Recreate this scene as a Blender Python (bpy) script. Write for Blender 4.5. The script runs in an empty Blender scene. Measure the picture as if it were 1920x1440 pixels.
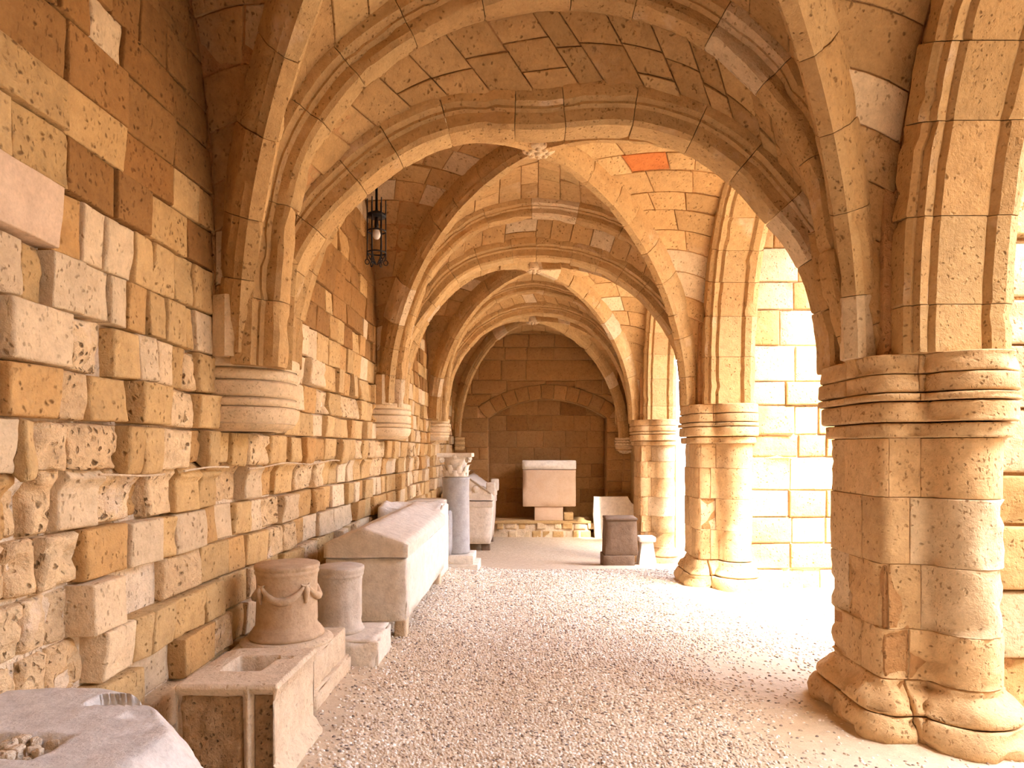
import bpy, math, random
import numpy as np
from math import pi, sin, cos, sqrt, radians as R
from mathutils import Vector

sc = bpy.context.scene
col = sc.collection
F, CX, CY, EYE = 1300.0, 990.0, 842.0, 1.68      # focal length in px, vanishing point, eye height

# ------------------------------------------------------------------ camera, world, sun, exposure
cam = bpy.data.objects.new('camera', bpy.data.cameras.new('camera'))
col.objects.link(cam)
cam.location = (0, 0, EYE)
cam.rotation_euler = (pi / 2, 0, 0)
cam.data.sensor_width = 36
cam.data.lens = F / 1920 * 36
cam.data.shift_x = -(CX - 960) / 1920
cam.data.shift_y = (CY - 720) / 1920
cam.data.clip_start = 0.05
sc.camera = cam

w = bpy.data.worlds.new('World'); sc.world = w; w.use_nodes = True
nt = w.node_tree; nt.nodes.clear()
sky = nt.nodes.new('ShaderNodeTexSky'); sky.sky_type = 'NISHITA'
sky.sun_disc = False; sky.sun_elevation = R(50); sky.sun_rotation = R(157); sky.dust_density = 2.5; sky.air_density = 0.6
bg = nt.nodes.new('ShaderNodeBackground'); bg.inputs['Strength'].default_value = 7.0
wo = nt.nodes.new('ShaderNodeOutputWorld')
hz = nt.nodes.new('ShaderNodeMix'); hz.data_type = 'RGBA'; hz.inputs[0].default_value = .45     # bright hazy sky
nt.links.new(sky.outputs[0], hz.inputs[6]); hz.inputs[7].default_value = (1.0, .90, .78, 1)
nt.links.new(hz.outputs[2], bg.inputs[0]); nt.links.new(bg.outputs[0], wo.inputs[0])

sun = bpy.data.objects.new('sun', bpy.data.lights.new('sun', 'SUN'))
col.objects.link(sun)
sun.data.energy = 11.0; sun.data.angle = R(1.5); sun.data.color = (1.0, .95, .88)
sun.rotation_euler = Vector((-.27, .60, -.76)).to_track_quat('-Z', 'Y').to_euler()
sun.location = (6, -8, 14)

vs = sc.view_settings
vs.view_transform = 'Standard'; vs.look = 'None'; vs.gamma = 1; vs.use_curve_mapping = False
vs.exposure = 0.22
cy = sc.cycles
cy.max_bounces = 8; cy.diffuse_bounces = 6; cy.adaptive_threshold = 0.05; cy.glossy_bounces = 2; cy.sample_clamp_indirect = 12
cy.caustics_reflective = False; cy.caustics_refractive = False
cy.use_denoising = True

# ------------------------------------------------------------------ noise
def _hash(ix, iy, iz, seed):
    h = (ix * 374761393 + iy * 668265263 + iz * 2147483647 + seed * 1274126177) & 0xffffffff
    h = ((h ^ (h >> 13)) * 1274126177) & 0xffffffff
    h = ((h ^ (h >> 16)) * 2246822519) & 0xffffffff
    return ((h ^ (h >> 15)) & 0xffffff) / float(0xffffff)

def vn(p, seed=0):
    """value noise 0..1 at points p (N,3)"""
    i = np.floor(p).astype(np.int64); f = p - i; f = f * f * (3 - 2 * f)
    r = 0
    for dx in (0, 1):
        wx = f[:, 0] if dx else 1 - f[:, 0]
        for dy in (0, 1):
            wy = f[:, 1] if dy else 1 - f[:, 1]
            for dz in (0, 1):
                wz = f[:, 2] if dz else 1 - f[:, 2]
                r = r + wx * wy * wz * _hash(i[:, 0] + dx, i[:, 1] + dy, i[:, 2] + dz, seed)
    return r

def fbm(p, seed=0, oct=3):
    s, a, t = 0, 1.0, 0
    for k in range(oct):
        s = s + a * vn(p * 2 ** k, seed + k * 17); t += a; a *= .5
    return s / t - .5

rng = random.Random(7)

# ------------------------------------------------------------------ materials
def lin(r, g, b):
    f = lambda c: (c / 255 / 12.92) if c <= 10 else ((c / 255 + .055) / 1.055) ** 2.4
    return (f(r), f(g), f(b), 1)

def mat_stone(name, c1, c2, c3=None, pit=.6, pit_scale=22, bump=.5, fine=60, rough=.9, lime=0.0, var=.16, stain=.35, spec=.15):
    m = bpy.data.materials.new(name); m.use_nodes = True
    n, l = m.node_tree.nodes, m.node_tree.links
    b = n['Principled BSDF']; b.inputs['Roughness'].default_value = rough
    b.inputs['Specular IOR Level'].default_value = spec
    tc = n.new('ShaderNodeTexCoord')
    oi = n.new('ShaderNodeObjectInfo'); geo = n.new('ShaderNodeNewGeometry')
    add = n.new('ShaderNodeMath'); add.operation = 'ADD'
    l.new(oi.outputs['Random'], add.inputs[0]); l.new(geo.outputs['Random Per Island'], add.inputs[1])
    fr = n.new('ShaderNodeMath'); fr.operation = 'FRACT'; l.new(add.outputs[0], fr.inputs[0])
    wn = n.new('ShaderNodeTexWhiteNoise'); wn.noise_dimensions = '1D'; l.new(fr.outputs[0], wn.inputs['W'])
    off = n.new('ShaderNodeVectorMath'); off.operation = 'MULTIPLY_ADD'
    l.new(wn.outputs['Color'], off.inputs[0]); off.inputs[1].default_value = (7, 7, 7); l.new(tc.outputs['Object'], off.inputs[2])
    P = off.outputs[0]
    def noise(scale, detail=4, rg=.6):
        t = n.new('ShaderNodeTexNoise'); t.inputs['Scale'].default_value = scale
        t.inputs['Detail'].default_value = detail; t.inputs['Roughness'].default_value = rg
        l.new(P, t.inputs['Vector']); return t.outputs['Fac']
    def ramp(src, stops):
        r = n.new('ShaderNodeValToRGB'); l.new(src, r.inputs[0])
        e = r.color_ramp.elements
        while len(e) < len(stops): e.new(.5)
        for q, (p_, c_) in zip(e, stops): q.position = p_; q.color = c_ if len(c_) == 4 else (*c_, 1)
        return r.outputs[0]
    def mix(mode, fac, a, bb):
        x = n.new('ShaderNodeMix'); x.data_type = 'RGBA'; x.blend_type = mode
        if isinstance(fac, float): x.inputs[0].default_value = fac
        else: l.new(fac, x.inputs[0])
        for s, v in ((6, a), (7, bb)):
            if isinstance(v, tuple): x.inputs[s].default_value = v
            else: l.new(v, x.inputs[s])
        return x.outputs[2]
    n1 = noise(2.6, 5, .62); n2 = noise(13, 4, .6); n3 = noise(fine, 3, .7)
    sepw = n.new('ShaderNodeSeparateColor'); l.new(wn.outputs['Color'], sepw.inputs[0])
    basec = ramp(sepw.outputs[0], [(.0, c1), (.55, c2), (1.0, c3 or c2)])
    alt = ramp(n1, [(.33, c1), (.68, c2)])
    c = mix('MIX', .45, basec, alt)
    # per stone brightness
    vr = n.new('ShaderNodeMapRange'); l.new(sepw.outputs[1], vr.inputs[0])
    vr.inputs[3].default_value = 1 - var; vr.inputs[4].default_value = 1 + var
    c = mix('MULTIPLY', 1.0, c, vr.outputs[0])
    c = mix('MULTIPLY', stain, c, ramp(n2, [(.3, (.55, .5, .45)), (.6, (1.08, 1.06, 1.03))]))
    c = mix('MULTIPLY', .35, c, ramp(n3, [(.25, (.6, .58, .55)), (.7, (1.12, 1.1, 1.08))]))
    # weathering pits
    vo = n.new('ShaderNodeTexVoronoi'); vo.inputs['Scale'].default_value = pit_scale; vo.inputs['Randomness'].default_value = 1
    dis = n.new('ShaderNodeVectorMath'); dis.operation = 'MULTIPLY_ADD'
    nz = n.new('ShaderNodeTexNoise'); nz.inputs['Scale'].default_value = 18; l.new(P, nz.inputs['Vector'])
    l.new(nz.outputs['Color'], dis.inputs[0]); dis.inputs[1].default_value = (.05, .05, .05); l.new(P, dis.inputs[2])
    l.new(dis.outputs[0], vo.inputs['Vector'])
    pm = ramp(vo.outputs['Distance'], [(.10, (0, 0, 0)), (.26, (1, 1, 1))])
    sel = ramp(noise(5.5, 2, .5), [(.42, (1, 1, 1)), (.56, (0, 0, 0))])      # where the stone is pitted at all
    pits = mix('SCREEN', 1.0, pm, sel)
    mp = n.new('ShaderNodeMapping'); mp.inputs['Scale'].default_value = (1.25, 1.25, .75); l.new(P, mp.inputs[0])
    th = n.new('ShaderNodeTexNoise'); th.inputs['Scale'].default_value = pit_scale * 1.9; th.inputs['Detail'].default_value = 1.5; l.new(mp.outputs[0], th.inputs['Vector'])
    holes = ramp(th.outputs['Fac'], [(.30, (0, 0, 0)), (.37, (1, 1, 1))])
    holes = mix('SCREEN', 1.0, holes, ramp(noise(4.1, 2, .5), [(.42, (1, 1, 1)), (.66, (0, 0, 0))]))
    pits = mix('MULTIPLY', 1.0, pits, holes)
    if pit > 0:
        c = mix('MULTIPLY', pit, c, mix('MIX', pits, (.34, .27, .20, 1), (1, 1, 1, 1)))
    if lime > 0:
        c = mix('MIX', ramp(noise(1.7, 6, .65), [(.60, (0, 0, 0)), (.72, (lime, lime, lime))]), c, lin(226, 206, 184))
    l.new(c, b.inputs['Base Color'])
    h = n.new('ShaderNodeMath'); h.operation = 'MULTIPLY_ADD'; l.new(n3, h.inputs[0]); h.inputs[1].default_value = .35; l.new(n2, h.inputs[2])
    h2 = n.new('ShaderNodeMath'); h2.operation = 'MULTIPLY_ADD'; l.new(pits, h2.inputs[0]); h2.inputs[1].default_value = 1.1 * pit + .02; l.new(h.outputs[0], h2.inputs[2])
    bp = n.new('ShaderNodeBump'); bp.inputs['Strength'].default_value = bump; bp.inputs['Distance'].default_value = .03
    l.new(h2.outputs[0], bp.inputs['Height']); l.new(bp.outputs[0], b.inputs['Normal'])
    return m

def mat_plain(name, c, rough=.6, metal=0.0):
    m = bpy.data.materials.new(name); m.use_nodes = True
    n, l = m.node_tree.nodes, m.node_tree.links
    b = n['Principled BSDF']
    b.inputs['Roughness'].default_value = rough; b.inputs['Metallic'].default_value = metal
    t = n.new('ShaderNodeTexNoise'); t.inputs['Scale'].default_value = 40
    r = n.new('ShaderNodeValToRGB'); l.new(t.outputs['Fac'], r.inputs[0])
    r.color_ramp.elements[0].color = tuple(x * .7 for x in c[:3]) + (1,); r.color_ramp.elements[1].color = tuple(min(1, x * 1.2) for x in c[:3]) + (1,)
    l.new(r.outputs[0], b.inputs['Base Color'])
    return m

M = {}
M['sand'] = mat_stone('sandstone_ochre', lin(190, 156, 104), lin(198, 168, 120), lin(184, 147, 95), pit=.85, var=.11)
M['pale'] = mat_stone('sandstone_pale', lin(208, 184, 148), lin(216, 194, 159), lin(202, 176, 140), pit=.7, var=.11)
M['rust'] = mat_stone('sandstone_rust', lin(186, 144, 90), lin(192, 156, 104), lin(178, 134, 82), pit=.9, var=.11)
M['vault'] = mat_stone('vault_stone', lin(184, 148, 98), lin(192, 158, 110), lin(176, 138, 88), pit=.75, pit_scale=20, lime=.14, var=.12)
M['rib'] = mat_stone('rib_stone', lin(188, 154, 105), lin(194, 163, 115), lin(182, 145, 96), pit=.75, pit_scale=26, lime=.4, var=.09)
M['pier'] = mat_stone('pier_stone', lin(206, 173, 126), lin(213, 182, 137), lin(200, 164, 116), pit=.75, pit_scale=24, var=.09, lime=.15)
M['brown'] = mat_stone('sandstone_brown_shaded', lin(148, 108, 61), lin(158, 119, 72), lin(140, 98, 53), pit=.8, var=.12)  # brown stone, deepened so its colour also carries shade
M['worn'] = mat_stone('salt_worn_sandstone', lin(212, 182, 138), lin(220, 194, 154), lin(204, 170, 124), pit=.95, pit_scale=17, lime=.85, bump=.9, var=.08, stain=.5)  # salt wear; tone also raised to lighten the low wall
M['corbel'] = mat_stone('corbel_stone', lin(214, 188, 150), lin(222, 200, 164), pit=.45, pit_scale=34, bump=.35, var=.03)
M['dim'] = mat_stone('end_wall_stone_shaded', lin(160, 120, 72), lin(168, 130, 84), lin(152, 112, 64), pit=.6, var=.1)  # darkened stone: the end bay's gloom is put into the colour
M['red'] = mat_stone('terracotta', lin(178, 106, 56), lin(186, 116, 64), pit=.3)
M['mortar'] = mat_stone('lime_mortar', lin(216, 194, 162), lin(226, 208, 180), lin(206, 178, 142), pit=.5, bump=.9, var=0.02)
M['joint'] = mat_stone('deep_joint', lin(176, 132, 86), lin(190, 150, 104), pit=.5, bump=.8, var=0.02)
M['grey_slab'] = mat_stone('grey_smooth_stone', lin(200, 174, 146), lin(206, 180, 152), pit=.15, bump=.25)
M['marble_grey'] = mat_stone('grey_marble', lin(206, 200, 190), lin(222, 217, 207), lin(210, 203, 193), pit=.12, bump=.35, var=.03, spec=.25, rough=.75)
M['marble_blue'] = mat_stone('blue_grey_marble', lin(150, 150, 152), lin(172, 170, 168), pit=.1, bump=.25, var=.04, spec=.3, rough=.65)
M['marble_white'] = mat_stone('white_marble', lin(226, 216, 204), lin(236, 228, 218), pit=.08, bump=.25, var=.03, spec=.3, rough=.7)
M['drum_tan'] = mat_stone('tan_marble', lin(192, 168, 138), lin(204, 182, 154), lin(186, 160, 130), pit=.15, bump=.3, var=.03, rough=.75)
M['drum_grey'] = mat_stone('warm_grey_marble', lin(186, 174, 158), lin(200, 190, 176), pit=.12, bump=.3, var=.03, rough=.75)
M['chest'] = mat_stone('chest_marble', lin(216, 206, 190), lin(228, 220, 206), lin(210, 198, 180), pit=.12, bump=.35, var=.04, rough=.75)
M['block_tan'] = mat_stone('tan_limestone', lin(206, 184, 154), lin(214, 194, 166), pit=.3, bump=.5, var=.04)
M['picked'] = mat_stone('dark_picked_stone', lin(158, 128, 92), lin(172, 142, 106), lin(150, 118, 82), pit=.6, pit_scale=30, bump=.9, var=.02, stain=.7)
M['pink'] = mat_stone('pink_veined_marble', lin(196, 164, 132), lin(210, 186, 160), lin(184, 138, 98), pit=.05, bump=.1, var=.02, stain=.12, rough=.6)
M['dark_stone'] = mat_stone('dark_brown_stone', lin(112, 92, 76), lin(126, 106, 88), pit=.25, bump=.5, var=.04)
M['iron'] = mat_plain('wrought_iron', (.025, .022, .022), .55, .7)
M['bulb'] = mat_plain('milky_bulb', (.75, .7, .66), .25)

def mat_floor():
    m = mat_stone('trodden_sand', lin(206, 187, 160), lin(214, 199, 174), lin(198, 177, 148), pit=.0, bump=.35, fine=90, var=0.0, stain=.3)
    n, l = m.node_tree.nodes, m.node_tree.links
    b = n['Principled BSDF']; src = b.inputs['Base Color'].links[0].from_socket
    tc = n.new('ShaderNodeTexCoord')
    mp = n.new('ShaderNodeMapping'); mp.inputs['Scale'].default_value = (1, 1.5, 1); l.new(tc.outputs['Object'], mp.inputs[0])
    vo = n.new('ShaderNodeTexVoronoi'); vo.inputs['Scale'].default_value = 26; l.new(mp.outputs[0], vo.inputs['Vector'])
    cr = n.new('ShaderNodeValToRGB'); l.new(vo.outputs['Color'], cr.inputs[0])
    e = cr.color_ramp.elements; e[0].position = .25; e[0].color = lin(150, 128, 108); e[1].position = .75; e[1].color = lin(232, 214, 190)
    dm = n.new('ShaderNodeValToRGB'); l.new(vo.outputs['Distance'], dm.inputs[0])
    dm.color_ramp.elements[0].position = .28; dm.color_ramp.elements[0].color = (1, 1, 1, 1)
    dm.color_ramp.elements[1].position = .5; dm.color_ramp.elements[1].color = (0, 0, 0, 1)
    # only where the pebbles are past counting: further than about 9 m along the walk
    sx = n.new('ShaderNodeSeparateXYZ'); l.new(tc.outputs['Object'], sx.inputs[0])
    mr = n.new('ShaderNodeMapRange'); l.new(sx.outputs['Y'], mr.inputs[0])
    mr.inputs[1].default_value = 9.4; mr.inputs[2].default_value = 10.4; mr.inputs[3].default_value = 0; mr.inputs[4].default_value = .6
    mu = n.new('ShaderNodeMath'); mu.operation = 'MULTIPLY'; l.new(dm.outputs[0], mu.inputs[0]); l.new(mr.outputs[0], mu.inputs[1])
    x = n.new('ShaderNodeMix'); x.data_type = 'RGBA'; l.new(mu.outputs[0], x.inputs[0]); l.new(src, x.inputs[6]); l.new(cr.outputs[0], x.inputs[7])
    l.new(x.outputs[2], b.inputs['Base Color'])
    return m
M['floor'] = mat_floor()

def mat_pebble():
    m = bpy.data.materials.new('beach_pebble'); m.use_nodes = True
    n, l = m.node_tree.nodes, m.node_tree.links
    b = n['Principled BSDF']; b.inputs['Roughness'].default_value = .6
    g = n.new('ShaderNodeNewGeometry'); cr = n.new('ShaderNodeValToRGB'); l.new(g.outputs['Random Per Island'], cr.inputs[0])
    e = cr.color_ramp.elements
    stops = [(0, (122, 108, 98)), (.045, (158, 142, 126)), (.13, (192, 174, 152)), (.32, (212, 195, 172)), (.56, (226, 212, 192)), (.78, (236, 226, 212)), (.92, (248, 243, 235))]
    while len(e) < len(stops): e.new(.5)
    for q, (p_, c_) in zip(e, stops): q.position = p_; q.color = lin(*c_)
    cr.color_ramp.interpolation = 'CONSTANT'
    l.new(cr.outputs[0], b.inputs['Base Color'])
    return m
M['pebble'] = mat_pebble()

# ------------------------------------------------------------------ object helpers
def props(o, label=None, cat=None, group=None, kind=None):
    if label: o['label'] = label
    if cat: o['category'] = cat
    if group: o['group'] = group
    if kind: o['kind'] = kind
    return o

def thing(name, label, cat, loc=(0, 0, 0), group=None, kind=None):
    o = bpy.data.objects.new(name, None); col.objects.link(o)
    o.empty_display_size = .1
    o.location = loc
    return props(o, label, cat, group, kind)

def root_loc(p):
    v = Vector((0, 0, 0))
    while p is not None: v += p.location; p = p.parent
    return v

def mesh(name, V, Fc, m, parent=None, smooth=True, kind=None, label=None):
    V = np.asarray(V, float)
    if parent is not None:
        V = V - np.array(root_loc(parent))
    me = bpy.data.meshes.new(name)
    me.from_pydata(V.tolist(), [], Fc)
    if smooth: me.polygons.foreach_set('use_smooth', [True] * len(me.polygons))
    me.materials.append(M[m] if isinstance(m, str) else m)
    me.update()
    o = bpy.data.objects.new(name, me); col.objects.link(o)
    if parent is not None: o.parent = parent
    return props(o, label, None, None, kind)

class MB:
    def __init__(s): s.V = []; s.F = []
    def add(s, V, Fc):
        k = len(s.V); s.V.extend(np.asarray(V, float).tolist()); s.F.extend([tuple(i + k for i in f) for f in Fc]); return s
    def build(s, name, m, parent=None, smooth=True, **kw): return mesh(name, s.V, s.F, m, parent, smooth, **kw)

def edge_list(L, rnd, dens):
    e = min(rnd / max(L, 1e-4), .28)
    k = max(1, min(14, int(round((1 - 2 * e) * L / dens))))
    mid = [e + (1 - 2 * e) * i / k for i in range(k + 1)]
    return np.array([0, e * .35] + mid + [1 - e * .35, 1])

def patch(S, a0, a1, b0, b1, inside, gap=.006, thick=.07, proud=0., rough=.005, rnd=.015, seed=0, dens=.08, jit=.006, freq=7, erode=0., tilt=0.):
    """one stone laid on the surface S(a, b): front grid with rounded, uneven edges and a skirt going back into the wall"""
    r = random.Random(seed * 7919 + 13)
    am, bm = (a0 + a1) / 2, (b0 + b1) / 2
    pa = S(np.array([a0, a1]), np.array([bm, bm])); pb = S(np.array([am, am]), np.array([b0, b1]))
    pq = S(np.linspace(a0, a1, 5), np.full(5, bm)); la = np.linalg.norm(np.diff(pq, axis=0), axis=1).sum()
    pq = S(np.full(5, am), np.linspace(b0, b1, 5)); lb = np.linalg.norm(np.diff(pq, axis=0), axis=1).sum()
    la, lb = max(la, .02), max(lb, .02)
    u, v = edge_list(la, rnd, dens), edge_list(lb, rnd, dens)
    nu, nv = len(u), len(v)
    U, Vv = np.meshgrid(u, v, indexing='ij'); U = U.ravel(); Vv = Vv.ravel()
    j = lambda: gap + abs(r.gauss(0, jit))
    # inset of the four sides at their two ends, in metres
    l0, l1, r0, r1, d0, d1, t0, t1 = [j() for _ in range(8)]
    A = a0 + (a1 - a0) * ((l0 + (l1 - l0) * Vv) / la * (1 - U) + (1 - (r0 + (r1 - r0) * Vv) / la) * U)
    B = b0 + (b1 - b0) * ((d0 + (d1 - d0) * U) / lb * (1 - Vv) + (1 - (t0 + (t1 - t0) * U) / lb) * Vv)
    P = S(A, B)
    da, db = abs(a1 - a0) * .02 + 1e-6, abs(b1 - b0) * .02 + 1e-6
    N = np.cross(S(A + da, B) - S(A - da, B), S(A, B + db) - S(A, B - db))
    N /= np.maximum(np.linalg.norm(N, axis=1), 1e-9)[:, None]
    s = np.sign((N * inside(P)).sum(1)); s[s == 0] = 1
    N *= s[:, None]
    de = np.minimum(np.minimum(U, 1 - U) * la, np.minimum(Vv, 1 - Vv) * lb)
    k = np.clip(de / rnd, 0, 1)
    h = proud - rnd * (1 - np.sqrt(np.maximum(0, 1 - (1 - k) ** 2)))
    h = h + rough * 2 * fbm(P * freq, seed) + tilt * ((U - .5) * r.uniform(-1, 1) + (Vv - .5) * r.uniform(-1, 1))
    if erode > 0:
        q = vn(P * np.array([9., 6., 9.]), seed + 5)
        h = h - erode * np.clip((q - .52) / .3, 0, 1) * k
        q2 = vn(P * 22., seed + 9); h = h - erode * .45 * np.clip((q2 - .62) / .2, 0, 1)
    V = P + N * h[:, None]
    idx = lambda i, jj: i * nv + jj
    Fc = [(idx(i, jj), idx(i + 1, jj), idx(i + 1, jj + 1), idx(i, jj + 1)) for i in range(nu - 1) for jj in range(nv - 1)]
    ring = [idx(i, 0) for i in range(nu)] + [idx(nu - 1, jj) for jj in range(1, nv)] + [idx(i, nv - 1) for i in range(nu - 2, -1, -1)] + [idx(0, jj) for jj in range(nv - 2, 0, -1)]
    base = len(V)
    V = np.vstack([V, P[ring] - N[ring] * thick])
    m_ = len(ring)
    for i in range(m_):
        q = (i + 1) % m_
        Fc.append((ring[i], base + i, base + q, ring[q]))
    return V, Fc

def resample(P, n):
    P = np.asarray(P, float)
    d = np.r_[0, np.cumsum(np.linalg.norm(np.diff(P, axis=0), axis=1))]
    t = np.linspace(0, d[-1], n)
    return np.stack([np.interp(t, d, P[:, k]) for k in range(P.shape[1])], 1)

def smoothpath(P, n=60, it=3):
    P = resample(P, n)
    for _ in range(it):
        P[1:-1] = P[1:-1] * .5 + (P[:-2] + P[2:]) * .25
    return resample(P, n)

def frames(P, inside):
    T = np.gradient(P, axis=0); T /= np.linalg.norm(T, axis=1)[:, None]
    return T

def sweep(path, Bn, center, prof, joints, m, parent, name='voussoir', gap=.0022, noise=.009, seed=0, ringlen=.07, shrink=.005, shrinkend=True, matpick=None):
    """voussoirs along a path; prof = closed list of (b, n): b along Bn, n towards the opening. center: a point the intrados faces"""
    P = np.asarray(path, float)
    d = np.r_[0, np.cumsum(np.linalg.norm(np.diff(P, axis=0), axis=1))]
    T = np.gradient(P, axis=0); T /= np.linalg.norm(T, axis=1)[:, None]
    Bn = np.asarray(Bn, float); Bn = Bn / np.linalg.norm(Bn)
    N = np.cross(T, Bn); N /= np.linalg.norm(N, axis=1)[:, None]
    s = np.sign((N * (np.asarray(center) - P)).sum(1).mean()) or 1
    N = N * s
    at = lambda A, q: np.stack([np.interp(q, d, A[:, k]) for k in range(3)], 1)
    prof = np.asarray(prof, float); pc = prof.mean(0); K = len(prof)
    out = []
    js = [0.] + [j for j in joints if 0.03 < j < d[-1] - .03] + [d[-1]]
    for a, b in zip(js[:-1], js[1:]):
        seed += 1
        L = b - a
        k = max(2, int(L / ringlen) + 1)
        g = gap
        ss = np.r_[a + g, a + g + .012, np.linspace(a, b, k + 1)[1:-1], b - g - .012, b - g]
        PP, TT, NN = at(P, ss), at(T, ss), at(N, ss)
        V = []
        dz = random.Random(seed).gauss(0, .006)
        for i in range(len(ss)):
            pr = prof.copy()
            if i in (0, len(ss) - 1): pr = pc + (pr - pc) * (1 - shrink / max(.05, np.abs(prof - pc).max()))
            pr = pc + (pr - pc) * (1 + dz)
            V.append(PP[i] + pr[:, :1] * Bn + pr[:, 1:] * NN[i])
        V = np.vstack(V)
        rad = V - np.repeat(PP + pc[0] * Bn + pc[1] * NN, K, 0); rad /= np.maximum(np.linalg.norm(rad, axis=1), 1e-6)[:, None]
        dsp = noise * 2 * fbm(V * 8, seed) - noise * 2.5 * np.clip((vn(V * 7, seed + 3) - .66) / .2, 0, 1)
        V = V + rad * dsp[:, None]
        Fc = []
        for i in range(len(ss) - 1):
            for q in range(K):
                q2 = (q + 1) % K
                Fc.append((i * K + q, (i + 1) * K + q, (i + 1) * K + q2, i * K + q2))
        Fc.append(tuple(range(K))); Fc.append(tuple((len(ss) - 1) * K + q for q in range(K)))
        mm = matpick(seed) if matpick else m
        o_ = mesh(name, V, Fc, mm, parent, smooth=True); o_.data.set_sharp_from_angle(angle=R(32)); out.append(o_)
    return out

def joints_for(length, step, r, first=0.): 
    js, x = [], first + step * r.uniform(.7, 1.1)
    while x < length - step * .45:
        js.append(x); x += step * r.uniform(.75, 1.25)
    return js

def plen(P): return float(np.linalg.norm(np.diff(np.asarray(P), axis=0), axis=1).sum())

def rbox(x0, x1, y0, y1, z0, z1, r=.015, rough=.004, freq=6, seed=0, dens=.07, fn=None, chips=0.):
    """worn block: box with rounded, uneven edges; fn(V) may reshape it"""
    dims = (x1 - x0, y1 - y0, z1 - z0)
    ax = [edge_list(L, min(r, L * .3), dens) for L in dims]
    ids = {}; V = []; Fc = []
    def vid(i, j, k):
        key = (i, j, k)
        if key not in ids:
            ids[key] = len(V); V.append((ax[0][i], ax[1][j], ax[2][k]))
        return ids[key]
    nx, ny, nz = [len(a) - 1 for a in ax]
    for i in range(nx):
        for j in range(ny):
            Fc.append((vid(i, j, 0), vid(i, j + 1, 0), vid(i + 1, j + 1, 0), vid(i + 1, j, 0)))
            Fc.append((vid(i, j, nz), vid(i + 1, j, nz), vid(i + 1, j + 1, nz), vid(i, j + 1, nz)))
    for i in range(nx):
        for k in range(nz):
            Fc.append((vid(i, 0, k), vid(i + 1, 0, k), vid(i + 1, 0, k + 1), vid(i, 0, k + 1)))
            Fc.append((vid(i, ny, k), vid(i, ny, k + 1), vid(i + 1, ny, k + 1), vid(i + 1, ny, k)))
    for j in range(ny):
        for k in range(nz):
            Fc.append((vid(0, j, k), vid(0, j, k + 1), vid(0, j + 1, k + 1), vid(0, j + 1, k)))
            Fc.append((vid(nx, j, k), vid(nx, j + 1, k), vid(nx, j + 1, k + 1), vid(nx, j, k + 1)))
    V = np.array(V) * np.array(dims) + np.array((x0, y0, z0))
    lo = np.array((x0, y0, z0)) + np.minimum(r, np.array(dims) * .3); hi = np.array((x1, y1, z1)) - np.minimum(r, np.array(dims) * .3)
    C = np.clip(V, lo, hi); D = V - C; L = np.linalg.norm(D, axis=1)
    V = np.where(L[:, None] > 1e-9, C + D / np.maximum(L, 1e-9)[:, None] * np.minimum(L, r)[:, None], V)
    Nn = D / np.maximum(L, 1e-9)[:, None]
    V = V + Nn * (rough * 2 * fbm(V * freq, seed))[:, None]
    if chips > 0:
        ne = (np.abs(Nn) > .3).sum(1)                      # on an edge or corner
        q = np.clip((vn(V * 9, seed + 4) - .45) / .3, 0, 1)
        V = V - Nn * (chips * q * (ne > 1))[:, None]
    if fn is not None: V = fn(V)
    return V, Fc

def lathe(prof, cx, cy, seg=40, noise=.002, seed=0, chips=0.):
    V, Fc = [], []
    for (r, z) in prof:
        for k in range(seg):
            a = 2 * pi * k / seg
            V.append((cx + r * cos(a), cy + r * sin(a), z))
    K = len(prof)
    for i in range(K - 1):
        for k in range(seg):
            q = (k + 1) % seg
            Fc.append((i * seg + k, i * seg + q, (i + 1) * seg + q, (i + 1) * seg + k))
    Fc.append(tuple(range(seg))[::-1]); Fc.append(tuple((K - 1) * seg + k for k in range(seg)))
    V = np.array(V)
    rad = V - np.array([cx, cy, 0]); rad[:, 2] = 0; rad /= np.maximum(np.linalg.norm(rad, axis=1), 1e-6)[:, None]
    V = V + rad * (noise * 2 * fbm(V * 9, seed))[:, None]
    if chips > 0: V = V - rad * (chips * np.clip((vn(V * np.array([14., 14., 25.]), seed + 2) - .6) / .2, 0, 1))[:, None]
    return V, Fc

def tube(pts, r, seg=8, closed=False):
    P = np.asarray(pts, float); n = len(P)
    rr = np.broadcast_to(np.asarray(r, float), (n,))
    T = np.gradient(P, axis=0)
    if closed: T = np.roll(P, -1, 0) - np.roll(P, 1, 0)
    T /= np.maximum(np.linalg.norm(T, axis=1), 1e-9)[:, None]
    V, Fc = [], []
    up = np.array([0, 0, 1.]) if abs(T[0][2]) < .9 else np.array([1., 0, 0])
    for i in range(n):
        a = np.cross(T[i], up)
        if np.linalg.norm(a) < 1e-3: a = np.cross(T[i], np.array([0., 1, 0]))
        a /= np.linalg.norm(a); b = np.cross(T[i], a)
        for k in range(seg):
            t = 2 * pi * k / seg
            V.append(P[i] + rr[i] * (cos(t) * a + sin(t) * b))
    m_ = n if closed else n - 1
    for i in range(m_):
        i2 = (i + 1) % n
        for k in range(seg):
            q = (k + 1) % seg
            Fc.append((i * seg + k, i * seg + q, i2 * seg + q, i2 * seg + k))
    if not closed: Fc.append(tuple(range(seg))); Fc.append(tuple((n - 1) * seg + k for k in range(seg)))
    return np.array(V), Fc

def px(x, y, Y):
    """point seen at photo pixel (x, y), at depth Y"""
    return np.array([(x - CX) * Y / F, Y, EYE + (CY - y) * Y / F])

def ss(a, b, x):
    t = np.clip((np.asarray(x, float) - a) / (b - a), 0, 1); return t * t * (3 - 2 * t)

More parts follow.
